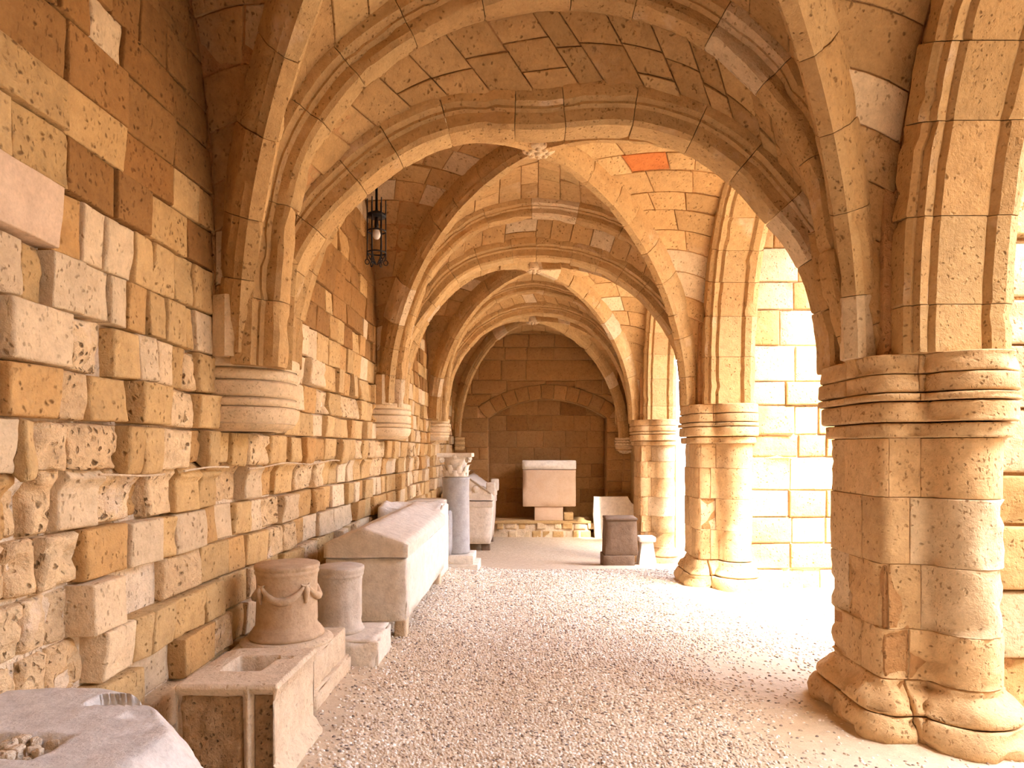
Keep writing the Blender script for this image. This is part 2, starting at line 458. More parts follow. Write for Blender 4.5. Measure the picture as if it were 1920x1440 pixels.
def floor_z(X, Y):
    ramp = ss(8.4, 14.0, Y)
    tilt = .10 * ss(-.2, -1.25, X) * (1 - ss(10, 14.5, Y))
    return -.47 * ramp + tilt

# ------------------------------------------------------------------ main dimensions
XW = -1.88                      # left wall
PX = 2.05                       # inner face of the piers
BAY = 4.4
ROOF = 5.75

# ------------------------------------------------------------------ floor
def build_floor():
    xs = np.r_[np.linspace(-2.3, 3.2, 56), np.linspace(3.5, 12, 12), [20, 45]]
    ys = np.r_[[-30], np.linspace(-8, 1.5, 12), np.linspace(1.7, 18.5, 150), [20, 23, 45]]
    X, Y = np.meshgrid(xs, ys, indexing='ij')
    P = np.stack([X.ravel(), Y.ravel(), np.zeros(X.size)], 1)
    P[:, 2] = floor_z(P[:, 0], P[:, 1]) + .014 * fbm(P * 1.6, 3) + .006 * fbm(P * 7, 5)
    # sand piled up at the foot of the piers and of the wall
    for k in range(3):
        d = np.hypot(np.maximum(np.abs(P[:, 0] - 2.45) - .3, 0), np.maximum(np.abs(P[:, 1] - (4.38 + BAY * k)) - .35, 0))
        P[:, 2] += .03 * (1 - ss(.0, .35, d))
    ny = len(ys)
    Fc = [(i * ny + j, (i + 1) * ny + j, (i + 1) * ny + j + 1, i * ny + j + 1) for i in range(len(xs) - 1) for j in range(ny - 1)]
    root = thing('floor', 'pale sandy floor of the gallery paved with small upright pebbles', 'floor', kind='structure')
    mesh('sand_bed', P, Fc, 'floor', root)
    # pebbles: far past counting -> one part
    g = np.random.default_rng(4)
    pts = []
    for (y0, y1, st) in ((2.9, 4.6, .020), (4.6, 6.4, .0225), (6.4, 8.4, .027), (8.4, 10.6, .034)):
        gx, gy = np.meshgrid(np.arange(-1.75, 3.1, st), np.arange(y0, y1, st), indexing='ij')
        q = np.stack([gx.ravel(), gy.ravel()], 1); q += g.uniform(-.45, .45, q.shape) * st
        q = np.c_[q, np.full(len(q), st)]
        pts.append(q)
    q = np.vstack(pts)
    p3 = np.c_[q[:, 0], q[:, 1], np.zeros(len(q))]
    dens = .95 - .75 * ss(-.75, -1.25, q[:, 0] + .25 * fbm(p3 * 2.5, 8)) - .8 * ss(1.0, 1.75, q[:, 0] + .5 * fbm(p3 * 1.7, 9)) * (1 - .4 * ss(5.3, 6.2, q[:, 1]))
    keep = g.uniform(0, 1, len(q)) < dens
    q, p3 = q[keep], p3[keep]
    n = len(q)
    z = floor_z(q[:, 0], q[:, 1]) + .014 * fbm(p3 * 1.6, 3) + .006 * fbm(p3 * 7, 5)
    ang = 2.4 + 1.3 * fbm(p3 * .9, 21) * 2 + g.normal(0, .45, n)
    L = q[:, 2] * g.uniform(.46, .74, n); Wd = q[:, 2] * g.uniform(.24, .38, n); H = g.uniform(.004, .012, n)
    seg = 6
    th = np.arange(seg) * 2 * pi / seg
    rings = [(1.0, -.4), (.82, .55)]
    V = np.zeros((n, seg * 2 + 1, 3))
    ca, sa = np.cos(ang), np.sin(ang)
    for ri, (rs, hz) in enumerate(rings):
        lx = L[:, None] * rs * np.cos(th)[None]; ly = Wd[:, None] * rs * np.sin(th)[None]
        V[:, ri * seg:(ri + 1) * seg, 0] = q[:, :1] + lx * ca[:, None] - ly * sa[:, None]
        V[:, ri * seg:(ri + 1) * seg, 1] = q[:, 1:2] + lx * sa[:, None] + ly * ca[:, None]
        V[:, ri * seg:(ri + 1) * seg, 2] = (z + H * hz)[:, None]
    V[:, -1, 0] = q[:, 0]; V[:, -1, 1] = q[:, 1]; V[:, -1, 2] = z + H
    fq = [(k, (k + 1) % seg, seg + (k + 1) % seg, seg + k) for k in range(seg)]
    ft = [(seg + k, seg + (k + 1) % seg, 2 * seg) for k in range(seg)]
    me = bpy.data.meshes.new('pebbles')
    nvp = seg * 2 + 1
    loops = np.concatenate([np.array(fq).ravel(), np.array(ft).ravel()])
    tot = np.array([4] * seg + [3] * seg)
    LL = (loops[None] + (np.arange(n) * nvp)[:, None]).ravel()
    TT = np.tile(tot, n); ST = np.r_[0, np.cumsum(TT)[:-1]]
    me.vertices.add(n * nvp); me.vertices.foreach_set('co', V.ravel())
    me.loops.add(len(LL)); me.loops.foreach_set('vertex_index', LL.astype(np.int32))
    me.polygons.add(len(TT)); me.polygons.foreach_set('loop_start', ST.astype(np.int32)); me.polygons.foreach_set('loop_total', TT.astype(np.int32))
    me.polygons.foreach_set('use_smooth', np.ones(len(TT), bool))
    me.update(calc_edges=True); me.materials.append(M['pebble'])
    o = bpy.data.objects.new('pebbles', me); col.objects.link(o); o.parent = root; o['kind'] = 'stuff'
    print('pebbles', n)
build_floor()

# ------------------------------------------------------------------ left wall
def wall_x(Y, Z):
    Y = np.asarray(Y, float); Z = np.asarray(Z, float)
    rec = .075 * (1 - ss(1.50, 1.60, Z)) * (1 - .5 * ss(7.5, 10, Y))
    p = np.stack([np.zeros_like(Y), Y, Z], -1).reshape(-1, 3)
    return (XW - rec + .02 * fbm(p * 1.1, 31).reshape(Y.shape))

def S_left(a, b):
    a = np.asarray(a, float); b = np.asarray(b, float)
    p = np.stack([np.full_like(a, 3.3), a, b], 1)
    b2 = b + .035 * fbm(p * np.array([1, .9, .5]), 41)
    a2 = a + .03 * fbm(p * np.array([1, 2.2, 2.2]), 43)
    return np.stack([wall_x(a2, b2), a2, b2], 1)

in_right = lambda P: np.tile(np.array([1., 0, 0]), (len(P), 1))
in_front = lambda P: np.tile(np.array([0, -1., 0]), (len(P), 1))

def build_left_wall():
    root = thing('wall_left', 'long left wall of weathered ochre sandstone blocks with pale mortar', 'wall', kind='structure')
    # mortar core
    ys = np.linspace(1.6, 17.4, 140); zs = np.linspace(-.7, ROOF, 60)
    A, B = np.meshgrid(ys, zs, indexing='ij')
    P = S_left(A.ravel(), B.ravel())
    slot = (P[:, 1] > 13.42) & (P[:, 1] < 13.95) & (P[:, 2] > .75) & (P[:, 2] < 1.45)
    P[:, 0] -= .075 - .012 * ss(5.6, 4.6, P[:, 1]) * ss(1.5, 1.25, P[:, 2]) + .035 * fbm(P * 5, 77) + .4 * slot
    nz_ = len(zs)
    Fc = [(i * nz_ + j, (i + 1) * nz_ + j, (i + 1) * nz_ + j + 1, i * nz_ + j + 1) for i in range(len(ys) - 1) for j in range(nz_ - 1)]
    mesh('mortar_core', P, Fc, 'mortar', root)
    V, Fc = rbox(XW - .9, XW - .16, -6, 17.9, -.9, ROOF, dens=2.5)
    mesh('rubble_core', V, Fc, 'joint', root)
    V, Fc = rbox(XW - .17, XW - .02, -6, 1.7, -.4, ROOF, dens=.8)
    mesh('plain_face', V, Fc, 'sand', root)
    y_at = lambda x: XW * F / (x - CX)
    zrow = [-.5, -.3, -.07, .15, .385, .62, .855, 1.09, 1.325, 1.56, 1.79, 2.0, 2.235, 2.47, 2.73]
    z = 2.73
    while z < 5.2: z += rng.uniform(.2, .29); zrow.append(z)
    # joints read off the photograph (px) for the courses near the camera: (right edge px, material, proud, erosion)
    spec = {
        2.47: [(-40, 0, 0, 0), (108, 'grey_slab', .035, 0), (158, 'rust', -.01, .0), (200, 'pale', 0, .01), (257, 'pale', 0, .02), (294, 'sand', 0, .01), (332, 'sand', 0, .02), (365, 'sand', 0, .02), (402, 'sand', .01, .02)],
        2.235: [(-40, 0, 0, 0), (48, 'pale', .0, .03), (96, 'sand', -.025, .05), (155, 'pale', .02, .01), (201, 'pale', .01, .005), (239, 'pale', .015, 0), (280, 'rust', .005, .01), (313, 'sand', .01, .005), (352, 'sand', .01, .01), (367, 'sand', -.01, .01), (402, 'pale', .005, 0)],
        2.0: [(-40, 0, 0, 0), (12, 'pale', -.01, .02), (130, 'pale', .03, .006), (190, 'sand', .005, .03), (216, 0, 0, 0), (258, 'sand', .015, .01), (290, 'pale', .02, 0), (322, 'pale', .018, 0), (346, 'sand', 0, .01), (372, 'sand', -.01, .06), (402, 'sand', .015, .01)],
        1.79: [(-60, 0, 0, 0), (0, 'rust', .0, .03), (97, 'rust', .04, .01), (165, 'pale', .01, .03), (232, 'sand', .02, .02), (246, 0, 0, 0), (303, 'sand', .065, .0), (367, 'sand', .0, .03), (402, 'sand', .04, .01)],
        1.56: [(-60, 0, 0, 0), (35, 'pale', .0, .02), (66, 'sand', .02, .01), (134, 'pale', -.005, .05), (228, 'pale', .0, .05), (262, 'sand', .04, .01), (296, 'sand', .035, .005), (358, 'sand', .02, .03), (385, 'rust', -.03, .03), (405, 'sand', .03, 0)],
        1.325: [(-60, 0, 0, 0), (52, 'rust', .01, .04), (92, 'sand', -.05, .07), (140, 'sand', .0, .06), (215, 'pale', .01, .01), (278, 'sand', .005, .06), (302, 'rust', -.045, .04), (345, 'sand', .01, .03), (383, 'sand', .045, .0), (420, 'sand', .04, .01)],
        1.09: [(-60, 0, 0, 0), (60, 'pale', -.02, .05), (110, 'sand', .0, .07), (182, 'sand', .02, .06), (263, 'rust', .03, .02), (318, 'pale', .045, .0), (347, 'sand', .03, .02), (402, 'pale', .035, .01)],
        .855: [(-60, 0, 0, 0), (85, 'pale', -.01, .05), (138, 'sand', -.02, .06), (176, 'sand', -.03, .05), (243, 'pale', .075, .0), (335, 0, 0, 0), (402, 'sand', .0, .03)],
        .62: [(-60, 0, 0, 0), (40, 'pale', -.03, .05), (85, 'pale', -.02, .06), (138, 'sand', -.02, .06), (206, 'sand', -.03, .06), (270, 'pale', .05, .01), (300, 'sand', .045, .01), (345, 'sand', .045, .01), (402, 'sand', .03, .02)],
    }
    stones = []
    for z0, z1 in zip(zrow[:-1], zrow[1:]):
        y = 2.28 + rng.uniform(0, .15)
        if z0 in spec:
            s = spec[z0]
            for (xa, *_), (xb, mt, pr, er) in zip(s[:-1], s[1:]):
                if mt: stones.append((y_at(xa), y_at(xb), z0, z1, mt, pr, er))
            y = y_at(s[-1][0])
        while y < 17.25:
            wd = rng.uniform(.2, .46) * (1.0 if z0 > 0 else 1.2)
            if y + wd > 17.1: wd = 17.3 - y
            ym = y + wd / 2
            # keep below the wall arch
            kk = ((ym - 4.5) % BAY) / BAY; fr = min(kk, 1 - kk) * BAY
            top = 5.2 if fr > .8 else 2.5 + 2.9 * ss(-.25, .8, fr) ** .6
            hole = (13.38 < ym < 13.98) and .73 < (z0 + z1) / 2 < 1.47
            if (z0 + z1) / 2 < top + .25 and not hole:
                near = ym < 8.5
                t = rng.random()
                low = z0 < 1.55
                mt = ('sand' if t < .42 else ('pale' if t < .9 else 'rust')) if low else ('sand' if t < .55 else ('pale' if t < .86 else 'rust'))  # more pale stone low down: partly weathering, partly brightness painted in
                if z0 > 2.6: mt = 'brown' if t < (.88 if z0 > 3.1 else .5) else ('sand' if t < .88 else ('rust' if t < .93 else 'pale'))  # browner upper courses; part of the darkness is shade put into colour
                pr = rng.gauss(.012, .008) if z0 > 2.4 else rng.gauss(.015, .024)
                er = (rng.random() < .45) * rng.uniform(.01, .05) if z0 < 2.4 else (rng.random() < .4) * rng.uniform(.0, .025)
                if low and rng.random() < .1: pr -= .04
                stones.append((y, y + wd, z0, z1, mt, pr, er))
            y += wd
    # the 300 largest in the picture are parts, the rest one piece of stuff
    def area(s):
        y0, y1, z0, z1 = s[:4]
        x0, x1 = CX + XW * F / y0, CX + XW * F / y1
        ym = (y0 + y1) / 2
        top = CY - (z1 - EYE) * F / ym
        vis = 1 if (x1 > 0 and top > -150 and CY - (z0 - EYE) * F / ym > 0) else 0
        return vis * (x1 - x0) * (z1 - z0) * F / ym
    stones.sort(key=area, reverse=True)
    rest = {k: MB() for k in ('sand', 'pale', 'rust', 'brown', 'worn', 'grey_slab')}
    for i, (y0, y1, z0, z1, mt, pr, er) in enumerate(stones):
        d = max(2.4, (y0 + y1) / 2)
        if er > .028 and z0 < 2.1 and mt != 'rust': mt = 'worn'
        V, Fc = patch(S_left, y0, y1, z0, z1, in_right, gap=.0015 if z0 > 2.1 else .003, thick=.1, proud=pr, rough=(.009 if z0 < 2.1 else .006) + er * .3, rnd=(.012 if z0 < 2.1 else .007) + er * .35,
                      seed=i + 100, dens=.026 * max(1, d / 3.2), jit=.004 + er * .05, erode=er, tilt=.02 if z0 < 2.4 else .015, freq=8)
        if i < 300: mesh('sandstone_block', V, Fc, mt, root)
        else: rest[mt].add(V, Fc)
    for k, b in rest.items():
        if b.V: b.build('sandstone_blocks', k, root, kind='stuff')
    # white bedding line at breast height
    b = MB()
    for (ya, yb) in ((3.0, 3.55), (3.75, 4.3), (4.6, 6.9)):
        q = np.linspace(ya, yb, 16)
        P3 = np.stack([wall_x(q, np.full(16, 1.58)) + .03, q, 1.562 + .012 * np.sin(q * 5)], 1)
        b.add(*tube(P3, .006, 6))
    b.build('mortar_bead', 'mortar', root)
build_left_wall()

# ------------------------------------------------------------------ transverse arches (curves read in the plane of each arch)
def arc(pts, Y, n=90, it=4): return smoothpath([px(x, y, Y) for x, y in pts], n, it)

ARCH = [
    dict(n=1, YB=4.22, YC=4.68,
         C=[(542, 690), (542, 640), (546, 585), (560, 510), (600, 440), (640, 396), (702, 337), (765, 294), (827, 264), (890, 251), (973, 253), (1022, 256), (1060, 250), (1098, 245), (1182, 243),
            (1265, 264), (1315, 285), (1390, 342), (1432, 396), (1475, 440), (1515, 505), (1538, 590), (1545, 650), (1546, 700)],
         B=[(530, 690), (533, 600), (536, 526), (543, 450), (569, 317), (611, 239), (659, 173), (718, 119), (778, 78), (880, 30), (1011, 4), (1130, 8), (1260, 40), (1360, 100), (1430, 170), (1483, 248),
            (1517, 330), (1537, 413), (1546, 510), (1560, 580), (1585, 640), (1600, 705)]),
    dict(n=2, YB=8.66, YC=9.02,
         C=[(758, 765), (760, 700), (766, 642), (802, 592), (848, 533), (890, 506), (952, 490), (998, 486), (1027, 487), (1077, 493), (1140, 514), (1202, 560), (1236, 600), (1265, 642), (1275, 690), (1278, 772)],
         B=[(755, 765), (757, 690), (769, 617), (794, 546), (819, 500), (873, 446), (923, 421), (980, 409), (1036, 408), (1127, 427), (1182, 454), (1223, 500), (1257, 554), (1280, 610), (1290, 660), (1296, 772)]),
    dict(n=3, YB=13.05, YC=13.42,
         C=[(840, 790), (842, 750), (850, 705), (868, 668), (903, 628), (948, 601), (1001, 590), (1050, 594), (1100, 614), (1138, 655), (1163, 700), (1176, 745), (1180, 795)],
         B=[(838, 790), (841, 715), (852, 660), (878, 612), (922, 570), (965, 553), (1005, 547), (1080, 566), (1136, 615), (1170, 680), (1186, 735), (1190, 795)]),
]
PROF_C = [(-.14, -.26), (-.15, -.22), (-.145, -.165), (-.11, -.145), (-.115, -.125), (-.09, -.11), (-.095, -.03), (-.07, -.005), (-.03, 0), (.12, 0), (.15, -.03), (.15, -.26)]
PROF_B = [(-.12, -.27), (-.125, -.2), (-.12, -.15), (-.08, -.13), (-.085, -.115), (-.055, -.10), (-.065, -.04), (-.05, -.01), (-.02, 0), (.02, .012), (.05, .012), (.06, -.01), (.12, -.02), (.12, -.27)]
CORN = {}

def ribmat(seed): return 'rib' if random.Random(seed).random() < .72 else ('vault' if random.Random(seed).random() < .9 else 'pale')

def inward_offset(P, dn, center):
    T = np.gradient(P, axis=0); T /= np.linalg.norm(T, axis=1)[:, None]
    N = np.cross(T, np.array([0, 1., 0])); s = np.sign((N * (np.asarray(center) - P)).sum(1).mean())
    return P + N * s * dn

for A in ARCH:
    n = A['n']; r = random.Random(50 + n)
    Cp, Bp = arc(A['C'], A['YC']), arc(A['B'], A['YB'])
    A['Cp'], A['Bp'] = Cp, Bp
    lab = {1: 'broad moulded stone arch nearest the camera, springing from the largest corbel',
           2: 'moulded stone arch second along the gallery, behind the hanging lantern',
           3: 'moulded stone arch third along the gallery, just before the end bay'}[n]
    root = thing('transverse_arch', lab, 'arch', (0, A['YC'], 2.2), group='cross arches of the gallery')
    cen = np.array([.1, A['YC'], 2.2])
    back = {1: .33, 2: .36, 3: .36}[n]
    sweep(Cp, (0, 1, 0), cen, PROF_C, joints_for(plen(Cp), .36, r), 'rib', root, seed=n * 1000, matpick=ribmat)
    cen2 = np.array([.1, A['YB'], 2.2])
    sweep(Bp, (0, 1, 0), cen2, PROF_B, joints_for(plen(Bp), .46, r), 'rib', root, seed=n * 1000 + 300, matpick=ribmat)
    # stones between the two moulded rings
    Ce = inward_offset(Cp, -.2, cen); Be = inward_offset(Bp, -.03, cen2)
    iB, iC = int(np.argmax(Be[:, 2])), int(np.argmax(Ce[:, 2]))
    def half(P, i, left):
        Q = P[:i + 1] if left else P[i:]
        return resample(Q, 45)
    for left in (True, False):
        hb, hc = half(Be, iB, left) + np.array([0, .1, 0]), half(Ce, iC, left) + np.array([0, -.12, 0])
        t = np.linspace(0, 1, 45)
        def S(a, b, hb=hb, hc=hc):
            fb = np.stack([np.interp(a, t, hb[:, k]) for k in range(3)], 1); fc = np.stack([np.interp(a, t, hc[:, k]) for k in range(3)], 1)
            return fb + (fc - fb) * np.asarray(b)[:, None]
        inside = lambda P: np.array([.1, 2.5, 1.8]) - P
        L = plen(hb)
        x = 0.
        seed = n * 5000 + left * 500
        while x < 1 - 1e-6:
            stp = r.uniform(.17, .31) / L
            x1 = x + stp if x + 1.5 * stp < 1 else 1.
            w0 = np.linalg.norm(S(np.array([(x + x1) / 2]), np.array([0.]))[0] - S(np.array([(x + x1) / 2]), np.array([1.]))[0])
            k = max(1, int(round(w0 / r.uniform(.16, .27))))
            cuts = [0.] + sorted([(q + r.uniform(-.2, .2)) / k for q in range(1, k)]) + [1.]
            for b0, b1 in zip(cuts[:-1], cuts[1:]):
                seed += 1
                V, Fc = patch(S, x, x1, b0, b1, inside, gap=.0015, thick=.06, proud=r.gauss(.0, .006), rough=.007, rnd=.008, seed=seed, dens=.06 * n, jit=.002, tilt=.015, erode=.015 * (r.random() < .4))
                mesh('infill_stone', V, Fc, 'vault' if r.random() < .8 else ('pale' if r.random() < .5 else 'sand'), root)
            x = x1
        ag, bgr = np.meshgrid(np.linspace(0, 1, 40), np.linspace(-.02, 1.02, 4), indexing='ij')
        P = S(ag.ravel(), bgr.ravel()); P[:, 1] += .02; P[:, 2] += .015
        Fc = [(i * 4 + j, (i + 1) * 4 + j, (i + 1) * 4 + j + 1, i * 4 + j + 1) for i in range(39) for j in range(3)]
        mesh('mortar_bed', P, Fc, 'joint', root)

# ------------------------------------------------------------------ vault bays: diagonal ribs, cells, keystones, arcade arches
ZL, ZR = 2.25, 2.22
def ellipse(foot, top, ex=1.0, n=40):
    foot, top = np.array(foot, float), np.array(top, float)
    th = np.linspace(0, pi / 2, n)
    f = (1 - np.cos(th)) ** ex
    P = np.zeros((n, 3))
    P[:, :2] = foot[:2] + (top[:2] - foot[:2]) * f[:, None]
    P[:, 2] = foot[2] + (top[2] - foot[2]) * np.sin(th)
    return P

RIB = [(-.10, -.16), (-.10, -.02), (-.095, .02), (-.075, .045), (-.07, .075), (-.055, .09), (-.04, .125), (.04, .125), (.055, .09), (.07, .075), (.075, .045), (.095, .02), (.10, -.02), (.10, -.16)]
ARC_PROF = [(-.30, -.22), (-.30, -.07), (-.27, -.05), (-.25, -.055), (-.235, -.01), (-.19, -.015), (-.175, -.035), (-.15, 0), (.10, .0), (.12, -.02), (.15, .02), (.22, .03), (.28, .0), (.30, -.05), (.30, -.22)]

def bay(k, stones=True):
    y0, y1 = 4.4 + BAY * (k - 1), 4.4 + BAY * k
    r = random.Random(900 + k)
    last = k == 3
    boss = np.array([.10, (y0 + y1) / 2 + (0 if not last else -.1), 4.62 - (.04 if last else 0)])
    yb = y1 - .2 if not last else 17.05
    yf = y0 + .52
    LF, RF = (-1.74, yf, ZL), (2.22, yf - .06, ZR)
    LB, RB = (-1.76, yb, ZL), (2.0, yb, ZR)
    if last: LB, RB = (-1.74, yb, 1.95), (2.32, yb, 1.95)
    # diagonal ribs
    names = {0: 'in the bay above the camera', 1: 'in the second bay', 2: 'in the third bay', 3: 'in the end bay'}
    ribs = {}
    for key, foot in (('LF', LF), ('RF', RF), ('LB', LB), ('RB', RB)):
        e = ellipse(foot, boss - np.array([0, 0, .0]))
        ribs[key] = e
        if k == 0 and key in ('LF', 'RF'): continue
        side = 'left' if key[0] == 'L' else 'right'; end = 'front' if key[1] == 'F' else 'far'
        lab = {'LB': 'rising from the wall corbel', 'RB': 'rising from the open-side pier',
               'LF': 'wall side, behind the cross arch', 'RF': 'pier side, behind the cross arch'}[key]
        if last and key == 'LB': lab = 'slender, above the tiny far left corbel'
        if last and key == 'RB': lab = 'above the rope-carved far right corbel'
        root = thing('diagonal_rib', 'diagonal vault rib ' + names[k] + ', ' + lab, 'rib', foot, group='diagonal ribs of the vault')
        d = boss - np.array(foot); Bn = np.array([-d[1], d[0], 0])
        cen = np.array([boss[0], boss[1], 2.2])
        sc_ = 1.0 if not last else .85
        prof = [(b * sc_, n_ * sc_) for b, n_ in RIB]
        sweep(e, Bn, cen, prof, joints_for(plen(e), .42, r), 'rib', root, seed=20000 + k * 1000 + hash_key(key) * 200, matpick=ribmat)
    # keystone
    if k > 0:
        root = thing('keystone_boss', 'carved round keystone where the diagonal ribs cross ' + names[k], 'keystone', boss, group='keystones of the vault')
        zb = boss[2] - .06
        V, Fc = lathe([(.05, zb - .07), (.13, zb - .062), (.155, zb - .045), (.16, zb - .01), (.17, zb + .02), (.17, zb + .09)], boss[0], boss[1], 28, .008, k, chips=.02)
        mesh('boss_disc', V, Fc, 'pale', root)
        b = MB()
        for q in range(8):
            a = q * pi / 4
            b.add(*lathe([(.002, zb - .085), (.022, zb - .08), (.03, zb - .065), (.03, zb - .04)], boss[0] + .09 * cos(a), boss[1] + .09 * sin(a), 8))
        b.add(*lathe([(.002, zb - .09), (.03, zb - .085), (.04, zb - .065), (.04, zb - .04)], boss[0], boss[1], 10))
        b.build('rosette', 'pale', root)
    # cell boundaries
    def wall_half(foot_y, X, zf, ym, zc, ex): return ellipse((X, foot_y, zf), (X, ym, zc), ex)
    ym = boss[1]
    WLf, WLb = wall_half(yf + .08, XW + .02, ZL, ym, 4.95, 1.5), wall_half(yb - .08, XW + .02, ZL, ym, 4.95, 1.5)
    WRf, WRb = wall_half(yf + .08, PX + .1, ZR, ym, 4.75, 1.3), wall_half(yb - .08, PX + .1, ZR, ym, 4.75, 1.3)
    def split(P, ext=None):
        i = int(np.argmax(P[:, 2])); return resample(P[:i + 1], 40), resample(P[i:][::-1], 40)
    if k < 3:
        Bo = inward_offset(ARCH[k]['Bp'], -.2, (.1, ARCH[k]['YB'], 2.2)) + np.array([0, -.1, 0])
        bl, br = split(Bo)
    else:
        bl = ellipse((-1.78, 17.28, 1.95), (.1, 17.28, 4.62), 1.15); br = ellipse((2.4, 17.28, 1.95), (.1, 17.28, 4.62), 1.15)
    if k > 0:
        Co = inward_offset(ARCH[k - 1]['Cp'], -.22, (.1, ARCH[k - 1]['YC'], 2.2)) + np.array([0, .14, 0])
        fl, fr_ = split(Co)
    else:
        fl = ellipse((-1.78, .3, 2.25), (.1, .3, 4.3)); fr_ = ellipse((2.0, .3, 2.2), (.1, .3, 4.3))
    ceil = thing('ceiling' , 'coursed stone vault cells between the ribs ' + names[k], 'ceiling', (0, boss[1], 2.2), kind='structure')
    cells = [('LB', bl), ('RB', br), ('LF', fl), ('RF', fr_), ('LB', WLb), ('LF', WLf), ('RB', WRb), ('RF', WRf)]
    t40 = np.linspace(0, 1, 40)
    inside = lambda P: np.array([.1, boss[1], 2.4]) - P
    backing = MB()
    for ci, (key, W_) in enumerate(cells):
        D = resample(ribs[key], 40) + np.array([0, 0, .03]); W2 = resample(W_, 40)
        def S(a, b, D=D, W2=W2):
            a = np.asarray(a, float); b = np.asarray(b, float)
            f0 = np.stack([np.interp(a, t40, D[:, q]) for q in range(3)], 1); f1 = np.stack([np.interp(a, t40, W2[:, q]) for q in range(3)], 1)
            P = f0 + (f1 - f0) * b[:, None]
            P[:, 2] += .10 * 4 * b * (1 - b) * a         # slight dome
            return P
        ag, bg_ = np.meshgrid(np.linspace(0, 1, 30), np.linspace(-.02, 1.04, 8), indexing='ij')
        P = S(ag.ravel(), bg_.ravel())
        up = P - np.array([.1, boss[1], 2.0]); up /= np.linalg.norm(up, axis=1)[:, None]
        P = P + up * .025
        backing.add(P, [(i * 8 + j, (i + 1) * 8 + j, (i + 1) * 8 + j + 1, i * 8 + j + 1) for i in range(29) for j in range(7)])
        if not stones or (k == 0 and key[1] == 'F'): continue
        if k == 3 and ci == 2: continue
        L = plen(W2); x = .03; seed = 40000 + k * 3000 + ci * 300
        row = r.uniform(.26, .32) if k < 3 else .36
        while x < 1 - 1e-6:
            stp = row * r.uniform(.85, 1.15) / L
            x1 = x + stp if x + 1.5 * stp < 1 else 1.
            xm = np.array([(x + x1) / 2])
            w0 = np.linalg.norm(S(xm, np.array([0.]))[0] - S(xm, np.array([1.]))[0])
            kk = max(1, int(round(w0 / r.uniform(.36, .6))))
            cuts = [0.] + sorted([(q + r.uniform(-.25, .25)) / kk for q in range(1, kk)]) + [1.]
            for b0, b1 in zip(cuts[:-1], cuts[1:]):
                seed += 1
                if w0 < .06: continue
                V, Fc = patch(S, x, x1, b0, b1, inside, gap=.0015, thick=.05, proud=r.gauss(0, .005), rough=.006, rnd=.008, seed=seed, dens=.12 if k < 2 else .2, jit=.003, tilt=.012, erode=.01 * (r.random() < .35))
                c = V.mean(0); qx, qy = CX + F * c[0] / c[1], CY - F * (c[2] - EYE) / c[1]
                mt = 'vault' if r.random() < .78 else ('sand' if r.random() < .5 else 'pale')
                if k == 1 and key[0] == 'R' and min(np.hypot(qx - 1210, qy - 303), np.hypot(qx - 1336, qy - 374)) < 17 and w0 / kk < .6: mt = 'red'
                mesh('vault_stone', V, Fc, mt, ceil)
            x = x1
    backing.build('mortar_bed', 'joint', ceil)
    # arcade arch on the open side
    if last: return
    ya, yz = y0 + .35 + .16, y1 - .38 - .16
    if last: yz = 17.2
    if k == 0: ya = .6
    pth = np.vstack([ellipse((2.42, ya, ZR), (2.42, (ya + yz) / 2, 4.72), 1.3), ellipse((2.42, yz, ZR), (2.42, (ya + yz) / 2, 4.72), 1.12 if k == 0 else 1.3)[::-1][1:]])
    where = {0: 'beside the camera, rising from the big pier', 1: 'between the big pier and the second pier', 2: 'between the second pier and the third pier', 3: 'beyond the third pier in the end bay'}[k]
    root = thing('arcade_arch', 'moulded open arch of the arcade ' + where, 'arch', (2.42, (ya + yz) / 2, ZR), group='open arches of the arcade')
    pth = resample(pth, 90)
    pth[:, 2] = np.maximum(pth[:, 2], ZR)
    sweep(pth, (1, 0, 0), (2.42, (ya + yz) / 2, 2.3), ARC_PROF, joints_for(plen(pth), .43, r), 'rib', root, seed=60000 + k * 500, matpick=ribmat)
    ext = pth.copy(); T = np.gradient(ext, axis=0); T /= np.linalg.norm(T, axis=1)[:, None]
    N = np.cross(T, np.array([1., 0, 0])); s = np.sign((N * (np.array([2.42, (ya + yz) / 2, 2.3]) - ext)).sum(1).mean()); ext = ext - N * s * .15
    b = MB()
    for X in (2.16, 2.68):
        n_ = len(ext); V = np.vstack([ext, ext]); V[:, 0] = X; V[n_:, 2] = ROOF
        b.add(V, [(i, i + 1, n_ + i + 1, n_ + i) for i in range(n_ - 1)])
    b.build('spandrel_wall', 'joint', root)

def hash_key(s): return {'LF': 0, 'RF': 1, 'LB': 2, 'RB': 3}[s]
for k in range(4): bay(k)

# ------------------------------------------------------------------ roof slab over the gallery (keeps the sky out above the vaults)
V, Fc = rbox(XW - .9, 2.72, -6, 18.4, ROOF, ROOF + .3, dens=3)
roof = thing('trim_1', 'stone terrace slab lying over the gallery vaults', 'roof', (0, 6, ROOF), kind='structure')
mesh('terrace_slab', V, Fc, 'joint', roof)
V, Fc = rbox(2.8, 34.0, -8, -1.2, -.3, 9.3, dens=6)  # unseen block added to keep the sun off the near bay
blocker = thing('wall_right', 'unseen added wing standing out of the picture, right behind the camera', 'wall', (18, -4.6, 0), kind='structure')
mesh('sun_blocker', V, Fc, 'pale', blocker)
V, Fc = rbox(15.0, 17.0, -1.2, 40, -.6, 7.0, dens=6)  # second unseen block, added to hide the bright low sky
mesh('sky_blocker', V, Fc, 'pale', blocker)

